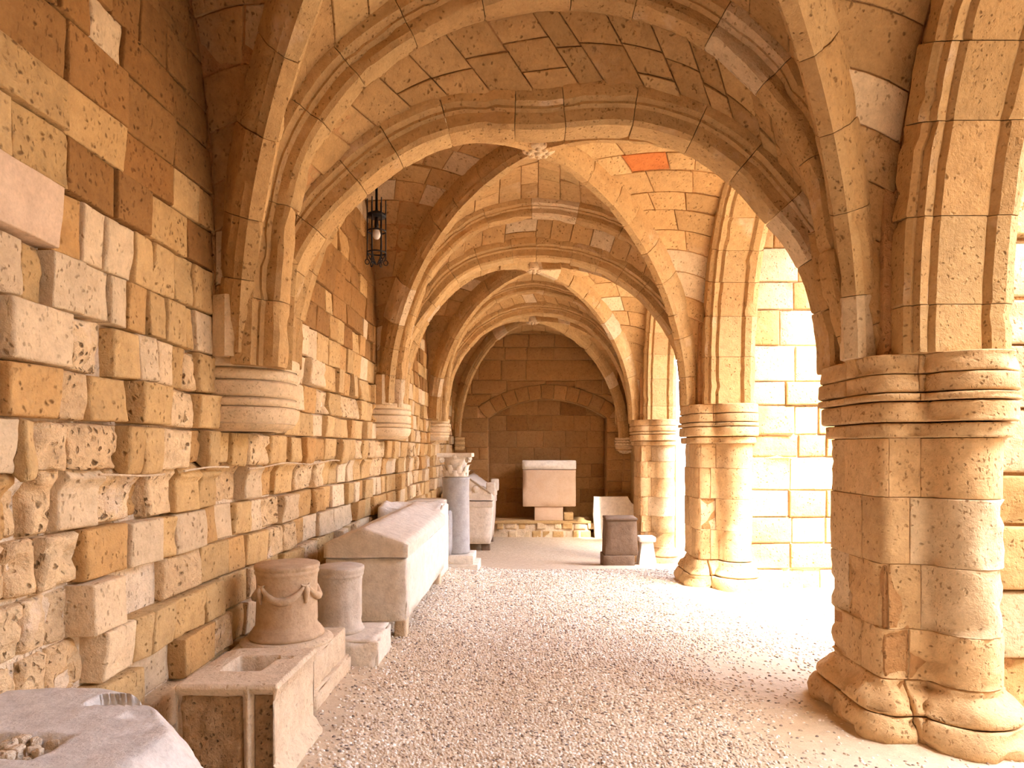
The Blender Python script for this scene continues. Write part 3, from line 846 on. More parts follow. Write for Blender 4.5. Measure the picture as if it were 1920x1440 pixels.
sun_shade = thing('trim_2', 'stone slabs added outside the arches to hold back the sun', 'gallery floor', (3.4, 8, 4.75), kind='structure')  # slabs added to hold the sun off the piers and floor
for (ya, yb, xe) in ((-1.0, 3.95, 3.4), (4.78, 8.4, 3.85), (9.15, 12.3, 3.8)):
    V, Fc = rbox(2.7, xe, ya, yb, 4.76, 5.0, dens=1.5)
    mesh('shade_slab', V, Fc, 'vault', sun_shade)
V, Fc = rbox(XW - .9, 2.8, -6.3, -6, -.6, ROOF, dens=2)  # added to cut the light falling on camera-facing stones
fw = thing('wall_front_added', 'unseen wall added behind the camera to cut light from that end', 'wall', (0, -6, 0), kind='structure')
mesh('wall_face', V, Fc, 'sand', fw)
# the end bay is walled up but for a doorway next to the third pier
endw = thing('wall_right', 'plain wall closing the end bay beyond the third pier, with a doorway', 'wall', (2.65, 16, -.4), kind='structure')
V, Fc = rbox(2.56, 2.74, 14.95, 17.4, -.7, ROOF, dens=.8); mesh('wall_face', V, Fc, 'vault', endw)
V, Fc = rbox(2.56, 2.74, 13.4, 15.0, 4.0, ROOF, dens=.8); mesh('lintel_wall', V, Fc, 'vault', endw)

# ------------------------------------------------------------------ piers and buttresses
def pier_path(yc):
    y0, y1 = yc - .38, yc + .35
    P = []
    for a in np.linspace(0, pi, 14): P.append((2.52 + .19 * cos(a), y1 + .02 + .19 * sin(a)))
    P += [(2.29, y1 + .0), (2.22, y1 - .01), (2.12, y1 - .005), (PX + .02, y1 - .02), (PX, y1 - .06), (PX, yc), (PX, y0 + .06), (PX + .02, y0 + .02), (2.12, y0 + .005), (2.22, y0 + .01), (2.29, y0 + .0)]
    for a in np.linspace(pi, 2 * pi, 14): P.append((2.52 + .19 * cos(a), y0 - .02 + .19 * sin(a)))
    return resample(np.array(P), 160)

def build_pier(k):
    yc = 4.4 + BAY * k
    r = random.Random(300 + k)
    fz = float(floor_z(2.0, yc))
    lab = {0: 'big weathered sandstone pier nearest the camera on the right', 1: 'second sandstone pier, lit from behind by the bright courtyard', 2: 'third sandstone pier behind the small white tapered post'}[k]
    root = thing('stone_pier', lab, 'pier', (2.35, yc, fz), group='piers of the arcade')
    P0 = pier_path(yc)
    T = np.gradient(P0, axis=0); T /= np.linalg.norm(T, axis=1)[:, None]
    Nn = np.stack([T[:, 1], -T[:, 0]], 1)
    cen = np.array([2.45, yc])
    if (Nn * (P0 - cen)).sum() < 0: Nn = -Nn
    t = np.linspace(0, 1, len(P0))
    def mk(off):
        def S(a, b):
            a = np.clip(np.asarray(a, float), 0, 1); b = np.asarray(b, float)
            o = off(b)
            x = np.interp(a, t, P0[:, 0]) + np.interp(a, t, Nn[:, 0]) * o
            y = np.interp(a, t, P0[:, 1]) + np.interp(a, t, Nn[:, 1]) * o
            return np.stack([x, y, b], 1)
        return S
    outside = lambda P: np.stack([P[:, 0] - 2.45, P[:, 1] - yc, np.zeros(len(P))], 1)
    # landmarks along the perimeter
    def near(x, y): return t[int(np.argmin(np.hypot(P0[:, 0] - x, P0[:, 1] - y)))]
    cb, cf = near(PX, yc + .35), near(PX, yc - .38)
    gb, gf = near(2.24, yc + .35), near(2.24, yc - .38)
    S0 = mk(lambda b: 0 * b)
    # core so no light slips through
    V, Fc = rbox(PX + .03, 2.75, yc - .35, yc + .32, fz - .3, ROOF, dens=1.5)
    mesh('core', V, Fc, 'joint', root)
    zs = [fz + .34, .63 if k < 2 else .45, 1.01, 1.40, 1.745]
    if k == 2: zs = [fz + .32, .15, .45, .8, 1.15, 1.45, 1.745]
    if k == 1: zs = [.34, .70, 1.08, 1.45, 1.745]
    seed = 7000 + k * 400
    dn = .05 * (1 + k)
    for i, (z0, z1) in enumerate(zip(zs[:-1], zs[1:])):
        m_ = cb + (cf - cb) * (r.uniform(.3, .45) if i % 2 else r.uniform(.58, .72))
        cuts = [0., gb if i % 2 else gb + .01, m_, cf + (gf - cf) * (.2 if i % 2 else .9), gf + .015, 1.] if i % 2 else [0., gb, m_, gf - .01, 1.]
        cuts = sorted(set(cuts))
        for a0, a1 in zip(cuts[:-1], cuts[1:]):
            seed += 1
            er = .02 * (r.random() < .6) + (.02 if i < 2 else 0)
            V, Fc = patch(S0, a0, a1, z0, z1, outside, gap=.0006, thick=.06, proud=r.gauss(0, .003), rough=.008, rnd=.005, seed=seed, dens=dn, jit=.001, erode=er * 1.3, freq=6)
            mesh('shaft_stone', V, Fc, 'pier' if r.random() < .85 else 'pale', root)
    # base: worn, flaring lumps
    def off_base(b):
        x = (np.asarray(b) - fz) / .34
        return .13 - .12 * ss(.45, 1.0, x) + .02 * np.sin(x * 9) * (x < .6)
    Sb = mk(off_base)
    for (z0, z1) in ((fz - .12, fz + .17), (fz + .17, fz + .34)):
        cuts = [0., gb, (cb + cf) / 2 + r.uniform(-.03, .03), gf - .02, 1.]
        for a0, a1 in zip(cuts[:-1], cuts[1:]):
            seed += 1
            V, Fc = patch(Sb, a0, a1, z0, z1, outside, gap=.001, thick=.1, proud=r.gauss(0, .01), rough=.02, rnd=.025, seed=seed, dens=.04 * (1 + k), jit=.004, erode=.05, freq=5)
            mesh('base_stone', V, Fc, 'pier', root)
    # capital: five moulded bands
    bands = [(2.112, 2.225, .075), (2.005, 2.108, .08), (1.955, 2.0, .092), (1.835, 1.95, .08), (1.745, 1.828, .055)]
    for z0, z1, o in bands:
        So = mk(lambda b, o=o: o + 0 * b)
        cuts = [0., (gb + cb) / 2, (cf * .6 + cb * .4), gf, 1.] if z0 > 1.9 else [0., (cb + cf) / 2, 1.]
        seed += 7
        for a0, a1 in zip(cuts[:-1], cuts[1:]):
            seed += 1
            V, Fc = patch(So, a0, a1, z0, z1, outside, gap=.001, thick=.1, proud=0, rough=.009, rnd=.016, seed=seed, dens=.045 * (1 + k), jit=.001, erode=.025, freq=8)
            mesh('capital_band', V, Fc, 'pier', root)
    So = mk(lambda b: .05 + 0 * b)
    top = So(np.linspace(0, 1, 60), np.full(60, 2.20)); mid = np.array([[2.6, yc, 2.20]])
    mesh('capital_bed', np.vstack([top, mid]), [(i, i + 1, 60) for i in range(59)], 'joint', root)
    # springer block filling the corner above the capital, behind the ribs
    V, Fc = rbox(PX + .06, 2.74, yc - .30, yc + .30, 2.2, 3.6, dens=.5)
    mesh('springer', V, Fc, 'vault', root)
for k in range(3): build_pier(k)

def build_buttress(k, x1):
    yc = 4.4 + BAY * k
    yf = yc - .42
    r = random.Random(400 + k)
    lab = 'sandstone cross wall standing out into the courtyard from the ' + ('big pier, at the right edge' if k == 0 else 'second pier, brightly sunlit')
    root = thing('cross_wall', lab, 'wall', (2.7, yc, 0), group='cross walls of the courtyard')
    V, Fc = rbox(2.66, x1, yf + .03, yc + .38, -.3, 6.2, dens=1.2)
    mesh('core', V, Fc, 'mortar' if k else 'joint', root)
    S = lambda a, b: np.stack([a, np.full_like(np.asarray(a, float), yf), b], 1)
    Sx = lambda a, b: np.stack([np.full_like(np.asarray(a, float), x1), a, b], 1)
    z = -.12; seed = 8000 + k * 500
    while z < 6.1:
        h = r.uniform(.26, .44) if k else r.uniform(.24, .40)
        x = 2.66
        while x < x1 - .02:
            wd = r.uniform(.28, .62)
            if x + wd > x1 - .2: wd = x1 - x
            seed += 1
            V, Fc = patch(S, x, x + wd, z, z + h, in_front, gap=.004, thick=.05, proud=r.gauss(.005, .012), rough=.008, rnd=.016, seed=seed, dens=.06 * (1 + k), jit=.005, erode=.03 * (r.random() < .5), tilt=.015)
            mesh('wall_stone', V, Fc, r.choice(['pale', 'pale', 'sand', 'sand', 'vault']), root)
            x += wd
        z += h
build_buttress(0, 3.15); build_buttress(1, 5.0)

# ------------------------------------------------------------------ back wall with niche
def build_back():
    YB = 17.3
    root = thing('wall_back', 'end wall of the gallery in large sandstone blocks around an arched niche', 'wall', (0, YB, 0), kind='structure')
    x0, x1, zsp, zc = -1.0, 1.97, 2.46, 2.93
    cxn, hw = (x0 + x1) / 2, (x1 - x0) / 2
    Rr = (hw * hw + (zc - zsp) ** 2) / (2 * (zc - zsp)); zo = zc - Rr
    arc_z = lambda x, rr: np.where(np.abs(x - cxn) < rr, zo + np.sqrt(np.maximum(rr * rr - (x - cxn) ** 2, 0)), -9)
    r = random.Random(77)
    dep = .62
    # cores
    V, Fc = rbox(XW - .3, x0, YB + .02, YB + 1.0, -.8, ROOF, dens=1.5); mesh('core', V, Fc, 'joint', root)
    V, Fc = rbox(x1, 3.6, YB + .02, YB + 1.0, -.8, ROOF, dens=1.5); mesh('core', V, Fc, 'joint', root)
    V, Fc = rbox(x0 - .1, x1 + .1, YB + dep + .02, YB + 1.0, -.8, ROOF, dens=1.5); mesh('core', V, Fc, 'joint', root)
    xs = np.linspace(x0, x1, 25); za = arc_z(xs, Rr)
    b = MB()
    lo = np.stack([xs, np.full(25, YB + .02), za + .01], 1); hi = lo.copy(); hi[:, 2] = ROOF
    b.add(np.vstack([lo, hi]), [(i, i + 1, 26 + i, 25 + i) for i in range(24)])
    bk = lo.copy(); bk[:, 1] += dep
    b.add(np.vstack([lo, bk]), [(i, i + 1, 26 + i, 25 + i) for i in range(24)])
    b.build('niche_soffit', 'vault', root)
    S = lambda a, b_: np.stack([a, np.full_like(np.asarray(a, float), YB), b_], 1)
    Ro = Rr + .36
    def Sc(a, b_):
        a = np.asarray(a, float); b_ = np.asarray(b_, float)
        return np.stack([a, np.full_like(a, YB), np.maximum(b_, np.where(np.abs(a - cxn) < hw + .2, arc_z(a, Ro) + .005, -9))], 1)
    rows = [-.5, -.22, .05, .32, .6, .88, 1.15, 1.42, 1.72, 2.1, 2.46, 2.75, 3.05, 3.4, 3.9, 4.22, 4.55, 4.85, 5.2]
    seed = 9000
    for z0, z1 in zip(rows[:-1], rows[1:]):
        spans = [(XW - .02, x0), (x1, 2.9)] if z1 <= zsp + .01 else [(XW - .02, 2.9)]
        for (sa, sb) in spans:
            x = sa
            while x < sb - .01:
                wd = r.uniform(.3, .55) if z0 < 1.7 else r.uniform(.45, 1.0)
                if abs(z0 - 3.4) < .01 and -.4 < x < .3: wd = 2.4
                if x + wd > sb - .2: wd = sb - x
                seed += 1
                if not (z1 < arc_z(np.array([x + wd / 2]), Ro)[0] and x0 - .2 < x + wd / 2 < x1 + .2 and z1 > zsp):
                    if not (4.45 < z0 < 4.7 and .1 < x + wd / 2 < .5):
                        fn = Sc if z1 > zsp else S
                        V, Fc = patch(fn, x, x + wd, z0, z1, in_front, gap=.004, thick=.04, proud=r.gauss(.004, .006), rough=.006, rnd=.013, seed=seed, dens=.16, jit=.004, erode=.012 * (r.random() < .4))
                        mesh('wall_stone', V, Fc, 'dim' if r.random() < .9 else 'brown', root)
                x += wd
    # niche ring
    a_max = math.asin(hw / Rr)
    Sv = lambda a, b_: np.stack([cxn + b_ * np.sin(a), np.full_like(np.asarray(a, float), YB - .01), zo + b_ * np.cos(a)], 1)
    ed = np.linspace(-a_max * 1.03, a_max * 1.03, 12)
    for i in range(11):
        V, Fc = patch(Sv, ed[i], ed[i + 1], Rr, Ro, in_front, gap=.003, thick=.2, proud=.006, rough=.004, rnd=.01, seed=9500 + i, dens=.15, jit=.003)
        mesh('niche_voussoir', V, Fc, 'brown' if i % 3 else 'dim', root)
    # niche back and jambs
    Sn = lambda a, b_: np.stack([a, np.full_like(np.asarray(a, float), YB + dep), b_], 1)
    zr = [-.5, -.1, .3, .65, .95, 1.3, 1.72, 2.15, 2.55, 3.0]
    for z0, z1 in zip(zr[:-1], zr[1:]):
        x = x0
        while x < x1 - .01:
            wd = r.uniform(.4, .8)
            if x + wd > x1 - .25: wd = x1 - x
            seed += 1
            V, Fc = patch(Sn, x, x + wd, z0, z1, in_front, gap=.002, thick=.03, proud=r.gauss(0, .004), rough=.005, rnd=.008, seed=seed, dens=.2, jit=.002)
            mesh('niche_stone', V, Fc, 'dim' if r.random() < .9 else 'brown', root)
            x += wd
    for X, ins in ((x0, 1.), (x1, -1.)):
        Sj = lambda a, b_, X=X: np.stack([np.full_like(np.asarray(a, float), X), a, b_], 1)
        ind = lambda P, ins=ins: np.tile(np.array([ins, 0, 0]), (len(P), 1))
        for z0, z1 in zip(zr[:-2], zr[1:-1]):
            seed += 1
            V, Fc = patch(Sj, YB + .0, YB + dep, z0, min(z1, zsp + .1), ind, gap=.003, thick=.03, seed=seed, dens=.2, jit=.002)
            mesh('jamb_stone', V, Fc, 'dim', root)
build_back()

# low rubble bench in front of the niche
bench = thing('rubble_bench', 'low rough rubble ledge running along the foot of the end niche', 'ledge', (.2, 17.1, -.47))
r_ = random.Random(5)
V, Fc = rbox(-1.05, 1.5, 16.95, 17.9, -.7, -.13, rough=.02, dens=.12, r=.05); mesh('core', V, Fc, 'mortar', bench)
Sb_ = lambda a, b: np.stack([a, np.full_like(np.asarray(a, float), 16.93), b], 1)
for (z0, z1) in ((-.56, -.3), (-.3, -.1)):
    x = -1.1
    while x < 1.5:
        wd = r_.uniform(.16, .34)
        V, Fc = patch(Sb_, x, x + wd, z0, z1, in_front, gap=.012, thick=.06, proud=r_.gauss(.0, .02), rough=.02, rnd=.035, seed=int(x * 1000) + int(z0 * 100) + 5000, dens=.07, jit=.012, erode=.04)
        mesh('rubble_stone', V, Fc, r_.choice(['sand', 'pale']), bench)
        x += wd
V, Fc = rbox(-1.1, 1.55, 16.9, 17.9, -.14, -.07, r=.04, rough=.03, dens=.1, freq=4); mesh('bed_slab', V, Fc, 'sand', bench)

# ------------------------------------------------------------------ corbels
def corbel(yc, hl, pr, z0, z1, label, zig=False, m='corbel', x_w=XW, back=False, group='wall corbels'):
    root = thing('corbel', label, 'corbel', (x_w, yc, z0), group=group)
    def ring(z, s, sp=None):
        th = np.linspace(-pi / 2, pi / 2, 26)
        c, s_ = np.cos(th), np.sin(th)
        c = np.sign(c) * np.abs(c) ** .75; s_ = np.sign(s_) * np.abs(s_) ** .85
        if back: return np.stack([x_w + hl * s * s_, yc - (pr * s) * c, np.full(26, z)], 1)
        return np.stack([x_w - .06 + (pr * s + .06) * c, yc + hl * s * s_, np.full(26, z)], 1)
    H = z1 - z0
    def band(name, prof, seed):
        V, Fc = [], []
        for z, s in prof: V.append(ring(z, s))
        V = np.vstack(V); K = len(prof)
        for i in range(K - 1):
            for q in range(25): Fc.append((i * 26 + q, i * 26 + q + 1, (i + 1) * 26 + q + 1, (i + 1) * 26 + q))
        Fc.append(tuple(range(26))); Fc.append(tuple((K - 1) * 26 + q for q in range(26)))
        V = V + .006 * 2 * fbm(V * 7, seed)[:, None] * np.array([1, 1, .4])
        mesh(name, V, Fc, m, root)
    cuts = [1.0, .82, .665, .44, .32]          # grooves from the top
    seed = int(yc * 100)
    for i in range(4):
        a, b = z0 + H * cuts[i + 1] + .006, z0 + H * cuts[i] - .002
        e = .014
        band('corbel_band', [(a, .955), (a + e * .4, .985), (a + e, 1.0), (b - e, 1.0), (b - e * .4, .985), (b, .955)], seed + i)
    low = [(z0 + H * .32, .955), (z0 + H * .31, .985), (z0 + H * .28, 1.0), (z0 + H * .2, .985), (z0 + H * .12, .94), (z0 + H * .06, .87), (z0 + H * .02, .78), (z0, .62)]
    if zig: low = [(z0 + H * .32, .96), (z0 + H * .28, .97), (z0 + H * .2, .9), (z0 + H * .1, .72), (z0 - H * .02, .5), (z0 - H * .1, .25)]
    band('corbel_bowl', low[::-1], seed + 9)
    band('bed', [(z0 + H * .1, .93), (z0 + H * .98, .94)], seed + 11)
    if zig:
        th = np.linspace(-1.4, 1.4, 40)
        for zz in (.74, .55):
            pts = []
            for i, t in enumerate(th):
                s = 1.02; z = z0 + H * (zz + (.035 if i % 4 < 2 else -.035))
                if back: pts.append((x_w + hl * s * sin(t), yc - pr * s * cos(t), z))
                else: pts.append((x_w - .06 + (pr * s + .06) * cos(t), yc + hl * s * sin(t), z))
            V, Fc = tube(pts, .018, 6); mesh('rope_moulding', V, Fc, m, root)
        for i in range(5):
            t = -1.2 + i * .6
            pts = []
            for q in np.linspace(0, 1, 12):
                s = .55 + .4 * q; z = z0 + H * (-.02 + .3 * q)
                tt = t + .25 * sin(q * pi)
                if back: pts.append((x_w + hl * s * sin(tt), yc - pr * s * cos(tt), z))
                else: pts.append((x_w - .06 + (pr * s + .06) * cos(tt), yc + hl * s * sin(tt), z))
            V, Fc = tube(pts, .018, 6); mesh('carved_leaf', V, Fc, m, root)
corbel(4.5, .37, .37, 1.79, 2.255, 'largest bowl-shaped wall corbel with incised bands, nearest the camera')
corbel(8.9, .39, .37, 1.80, 2.255, 'second bowl-shaped wall corbel with incised bands, below the hanging lantern')
corbel(13.45, .28, .36, 1.80, 2.26, 'third wall corbel, carved with rope mouldings and leaves', zig=True)
corbel(17.05, .14, .17, 1.65, 1.97, 'tiny dark wall corbel in the far left corner of the end bay', x_w=-1.72, m='sand')
corbel(17.28, .26, .28, 1.6, 1.97, 'carved rope corbel on the end wall beside the third pier', zig=True, x_w=2.42, back=True)

# springer stones standing on the corbels between the ribs and the wall
for k, yc in ((0, 4.5), (1, 8.9), (2, 13.4)):
    root = thing('springer_block', 'broken springer stone resting on the ' + ('largest', 'second', 'third, rope-carved')[k] + ' wall corbel', 'springer', (XW, yc, 2.24), group='springer stones on the corbels')
    V, Fc = rbox(XW - .05, XW + .26, yc - .24, yc + .28, 2.24, 2.95, r=.04, rough=.03, freq=5, seed=k + 3, dens=.06, chips=.05,
                 fn=lambda V: np.stack([V[:, 0], V[:, 1], V[:, 2]], 1))
    mesh('springer_stone', V, Fc, 'rust' if k == 0 else 'vault', root)
    if k < 2:
        V, Fc = lathe([(.05, 2.23), (.122, 2.23), (.122, 2.40), (.122, 2.58), (.118, 2.595), (.05, 2.6)], -1.785, yc - .30, 8, .003, k + 60)
        o_ = mesh('octagonal_shaft', V, Fc, 'corbel', root); o_.data.set_sharp_from_angle(angle=R(25)); props(o_, 'pale octagonal shaft stub')

# ------------------------------------------------------------------ ancient stones along the left wall
def plainbox(*a, **k): return rbox(*a, **k)

def build_grey_block():
    root = thing('socketed_block', 'rough grey marble block with two broken sockets in its top, lower left corner', 'stone block', (-1.45, 2.2, .1))
    n = 90
    u = np.linspace(0, 1, n)
    U, Vv = np.meshgrid(u, u, indexing='ij'); U = U.ravel(); Vv = Vv.ravel()
    # outline of the top, counter-clockwise in plan: left edge x, right edge x as functions of y
    yb = 2.62; ya = 1.35
    Y = ya + (yb - ya) * Vv
    xr = -.96 - .16 * ss(2.2, 2.45, Y) - .22 * ss(2.4, 2.62, Y) + .10 * ss(2.1, 1.5, Y)
    xl = np.full_like(Y, -1.93)
    X = xl + (xr - xl) * U
    Y = Y - .10 * ss(.45, 1.0, U) * Vv - .04 * (1 - ss(0, .3, U)) * Vv
    P = np.stack([X, Y, np.zeros_like(X)], 1)
    Z = .79 + .012 * fbm(P * 4, 3) + .006 * fbm(P * 18, 4)
    # rectangular socket at the back
    def dip(cx, cy, hx, hy, d, s, ang=0.):
        dx, dy = X - cx, Y - cy
        q = np.maximum(np.abs(dx * cos(ang) + dy * sin(ang)) / hx, np.abs(-dx * sin(ang) + dy * cos(ang)) / hy) + .25 * fbm(P * 12, int(cx * -100))
        return -d * (1 - ss(1 - s, 1.0, q))
    Z = Z + dip(-1.40, 2.47, .15, .055, .12, .25, .1) + dip(-1.60, 2.09, .20, .085, .06, .35, -.12) + dip(-1.28, 2.33, .09, .04, .015, .6)
    Z = Z + .035 * (1 - ss(.4, 1, np.hypot((X + 1.60) / .17, (Y - 2.09) / .075))) * (.4 + 2.0 * np.abs(fbm(P * 16, 6)))
    # broken, sloping right shoulder
    sl = ss(.80, 1.0, U + .10 * fbm(P * 3.5, 12))
    Z = Z - (.16 * sl + .05 * sl * fbm(P * 9, 14)) * ss(2.7, 2.2, Y)
    e = np.minimum(np.minimum(U, 1 - U), np.minimum(Vv, 1 - Vv))
    Z = Z - .03 * (1 - np.sqrt(np.clip(1 - (1 - np.clip(e / .03, 0, 1)) ** 2, 0, 1)))
    top = np.stack([X, Y, Z], 1)
    idx = lambda i, j: i * n + j
    Fc = [(idx(i, j), idx(i + 1, j), idx(i + 1, j + 1), idx(i, j + 1)) for i in range(n - 1) for j in range(n - 1)]
    ring = [idx(i, 0) for i in range(n)] + [idx(n - 1, j) for j in range(1, n)] + [idx(i, n - 1) for i in range(n - 2, -1, -1)] + [idx(0, j) for j in range(n - 2, 0, -1)]
    V = [top]; prev = ring; base = n * n
    for lv, zz in enumerate((.68, .55, .42, .3, .18, .05)):
        q = top[ring].copy(); c = np.array([-1.45, 2.0])
        d = q[:, :2] - c; d /= np.linalg.norm(d, axis=1)[:, None]
        q[:, 2] = np.minimum(q[:, 2] - .03, zz); q[:, :2] += d * (.015 + .05 * fbm(q * 5, 33))[:, None]
        V.append(q); cur = [base + i for i in range(len(ring))]; base += len(ring)
        m_ = len(ring)
        for i in range(m_): Fc.append((prev[i], cur[i], cur[(i + 1) % m_], prev[(i + 1) % m_]))
        prev = cur
    mesh('block', np.vstack(V), Fc, 'marble_grey', root)
    g = random.Random(3)
    for i in range(34):
        cx, cy = -1.60 + g.uniform(-.17, .17), 2.09 + g.uniform(-.07, .07)
        s = g.uniform(.006, .022)
        V, F2 = rbox(cx - s, cx + s, cy - s * .8, cy + s * .8, .745, .772 + s * .9, r=s * .7, rough=.014, freq=30, seed=i, dens=.012)
        a_ = g.uniform(0, 3.1); q_ = V - np.array([cx, cy, 0]); st_ = g.uniform(.6, 1.5)
        V = np.stack([cx + (q_[:, 0] * cos(a_) - q_[:, 1] * sin(a_)) * st_, cy + q_[:, 0] * sin(a_) + q_[:, 1] * cos(a_), q_[:, 2] + g.uniform(-.012, .006)], 1)
        mesh('mortar_lump', V, F2, 'mortar', root)
build_grey_block()

def build_hollow_block():
    root = thing('hollowed_block', 'tan altar block with a square hollow in its top and a moulded right face', 'stone block', (-1.4, 3.55, .1))
    x0, x1, y0, y1, z0, z1 = -1.66, -1.18, 3.26, 3.88, .04, .57
    # body of four walls around the hollow, made as one mesh: grid top with a hole pressed in
    n = 70
    u = np.linspace(0, 1, n); U, Vv = np.meshgrid(u, u, indexing='ij'); U = U.ravel(); Vv = Vv.ravel()
    X = x0 + (x1 - x0) * U; Y = y0 + (y1 - y0) * Vv
    X = X - .07 * (1 - U) * (1 - ss(0, .5, Vv)) * 0 - .03 * (1 - U) * Vv
    P = np.stack([X, Y, np.zeros_like(X)], 1)
    Z = z1 + .006 * fbm(P * 9, 2) - .02 * (1 - ss(0, .2, U)) * ss(0, 1, Vv)
    q = np.maximum(np.abs(X + 1.44) / .105, np.abs(Y - 3.60) / .13) + .12 * fbm(P * 14, 4)
    q2 = np.maximum(np.abs(X + 1.31) / .06, np.abs(Y - 3.70) / .03) + .2 * fbm(P * 14, 5)
    Z = Z - .20 * (1 - ss(.86, 1.0, q)) - .02 * (1 - ss(.7, 1.0, q2))
    e = np.minimum(np.minimum(U * .48, (1 - U) * .48), np.minimum(Vv * .62, (1 - Vv) * .62))
    Z = Z - .014 * (1 - np.sqrt(np.clip(1 - (1 - np.clip(e / .014, 0, 1)) ** 2, 0, 1)))
    top = np.stack([X, Y, Z], 1)
    idx = lambda i, j: i * n + j
    Fc = [(idx(i, j), idx(i + 1, j), idx(i + 1, j + 1), idx(i, j + 1)) for i in range(n - 1) for j in range(n - 1)]
    ring = [idx(i, 0) for i in range(n)] + [idx(n - 1, j) for j in range(1, n)] + [idx(i, n - 1) for i in range(n - 2, -1, -1)] + [idx(0, j) for j in range(n - 2, 0, -1)]
    V = [top]; prev = ring; base = n * n
    levels = [(.55, .004), (.545, .0), (.50, -.012), (.49, -.02), (.42, -.02), (.36, -.022), (.3, -.022), (.24, -.02), (.19, -.02), (.17, .0), (.14, .012), (.12, .03), (.05, .034), (.0, .03)]
    for zz, off in levels:
        q = top[ring].copy(); q[:, 2] = zz
        right = ss(x1 - .02, x1 - .001, q[:, 0])
        front = (q[:, 1] < y0 + .001)
        q[:, 0] += off * right
        # rough-picked front with a recessed dressed strip next to its right edge
        strip = front & (q[:, 0] > x1 - .13) & (q[:, 0] < x1 - .02) & (zz < .52) & (zz > .08)
        rough = front & (q[:, 0] <= x1 - .15) & (zz < .52)
        q[:, 1] += np.where(strip, .06, 0) + np.where(rough, .035, 0)
        V.append(q); cur = [base + i for i in range(len(ring))]; base += len(ring); m_ = len(ring)
        for i in range(m_): Fc.append((prev[i], cur[i], cur[(i + 1) % m_], prev[(i + 1) % m_]))
        prev = cur
    mesh('altar_block', np.vstack(V), Fc, 'block_tan', root)
    Sf = lambda a, b_: np.stack([a, np.full_like(np.asarray(a, float), y0 + .012), b_], 1)
    V, Fc = patch(Sf, x0 + .01, x1 - .155, .06, z1 - .045, in_front, gap=.004, thick=.03, proud=.004, rough=.02, rnd=.02, seed=4, dens=.03, jit=.01, freq=18, erode=.02)
    mesh('rough_picked_face', V, Fc, 'picked', root)
    V, Fc = patch(lambda a, b_: np.stack([a, np.full_like(np.asarray(a, float), y0 + .045), b_], 1), x1 - .125, x1 - .022, .09, .51, in_front, gap=.001, thick=.02, proud=.0, rough=.003, rnd=.006, seed=5, dens=.05, jit=.002)
    mesh('sunk_panel', V, Fc, 'picked', root)
build_hollow_block()

def build_round_altar():
    root = thing('garlanded_altar', 'round tan altar drum carved with ox heads and garlands', 'altar', (-1.6, 4.62, .44))
    cx, cy, z0 = -1.605, 4.62, .44
    prof = [(.05, z0), (.236, z0), (.241, z0 + .01), (.238, z0 + .026), (.229, z0 + .03), (.228, z0 + .042), (.218, z0 + .05), (.217, z0 + .06), (.205, z0 + .072), (.199, z0 + .09), (.196, z0 + .12),
            (.193, z0 + .25), (.193, z0 + .37), (.196, z0 + .40), (.197, z0 + .412), (.203, z0 + .42), (.206, z0 + .432), (.202, z0 + .44), (.202, z0 + .448), (.208, z0 + .455), (.210, z0 + .474), (.204, z0 + .481), (.05, z0 + .483)]
    V, Fc = lathe(prof, cx, cy, 72, .003, 3, chips=.006); mesh('drum', V, Fc, 'drum_tan', root)
    def on(a, z, o=0.): return (cx + (.193 + o) * cos(a), cy + (.193 + o) * sin(a), z)
    heads = [-pi / 2 - .62 + q * pi / 2 for q in range(4)]
    for q, a in enumerate(heads):
        b = MB()
        b.add(*tube([on(a, z0 + .355, .008), on(a, z0 + .33, .014), on(a, z0 + .30, .014), on(a, z0 + .265, .008), on(a, z0 + .24, .004)], [.012, .024, .02, .012, .008], 8))
        b.add(*tube([on(a - .17, z0 + .365, .004), on(a - .09, z0 + .352, .008), on(a, z0 + .35, .012), on(a + .09, z0 + .352, .008), on(a + .17, z0 + .365, .004)], [.004, .009, .011, .009, .004], 7))
        b.build('ox_head', 'drum_tan', root)
        a2 = a + pi / 2
        pts, rad = [], []
        for t in np.linspace(0, 1, 18):
            pts.append(on(a + .08 + (pi / 2 - .16) * t, z0 + .345 - .085 * sin(pi * t) ** .9, .006)); rad.append(.012 + .016 * sin(pi * t))
        V, Fc = tube(pts, rad, 8); mesh('garland', V, Fc, 'drum_tan', root)
    base = thing('stepped_plinth', 'stepped tan plinth under the garlanded round altar', 'plinth', (-1.6, 4.6, .1))
    V, Fc = rbox(-1.92, -1.275, 4.16, 5.0, .04, .205, r=.014, rough=.006, dens=.06, chips=.02, seed=5); mesh('step', V, Fc, 'block_tan', base)
    V, Fc = rbox(-1.9, -1.305, 4.2, 4.97, .2, .405, r=.012, rough=.006, dens=.06, chips=.025, seed=6); mesh('die', V, Fc, 'block_tan', base)
    V, Fc = lathe([(.02, .40), (.292, .40), (.298, .412), (.292, .424), (.276, .428), (.27, .436), (.26, .44), (.02, .441)], cx, cy, 56, .003, 8); mesh('torus_moulding', V, Fc, 'block_tan', base)
build_round_altar()

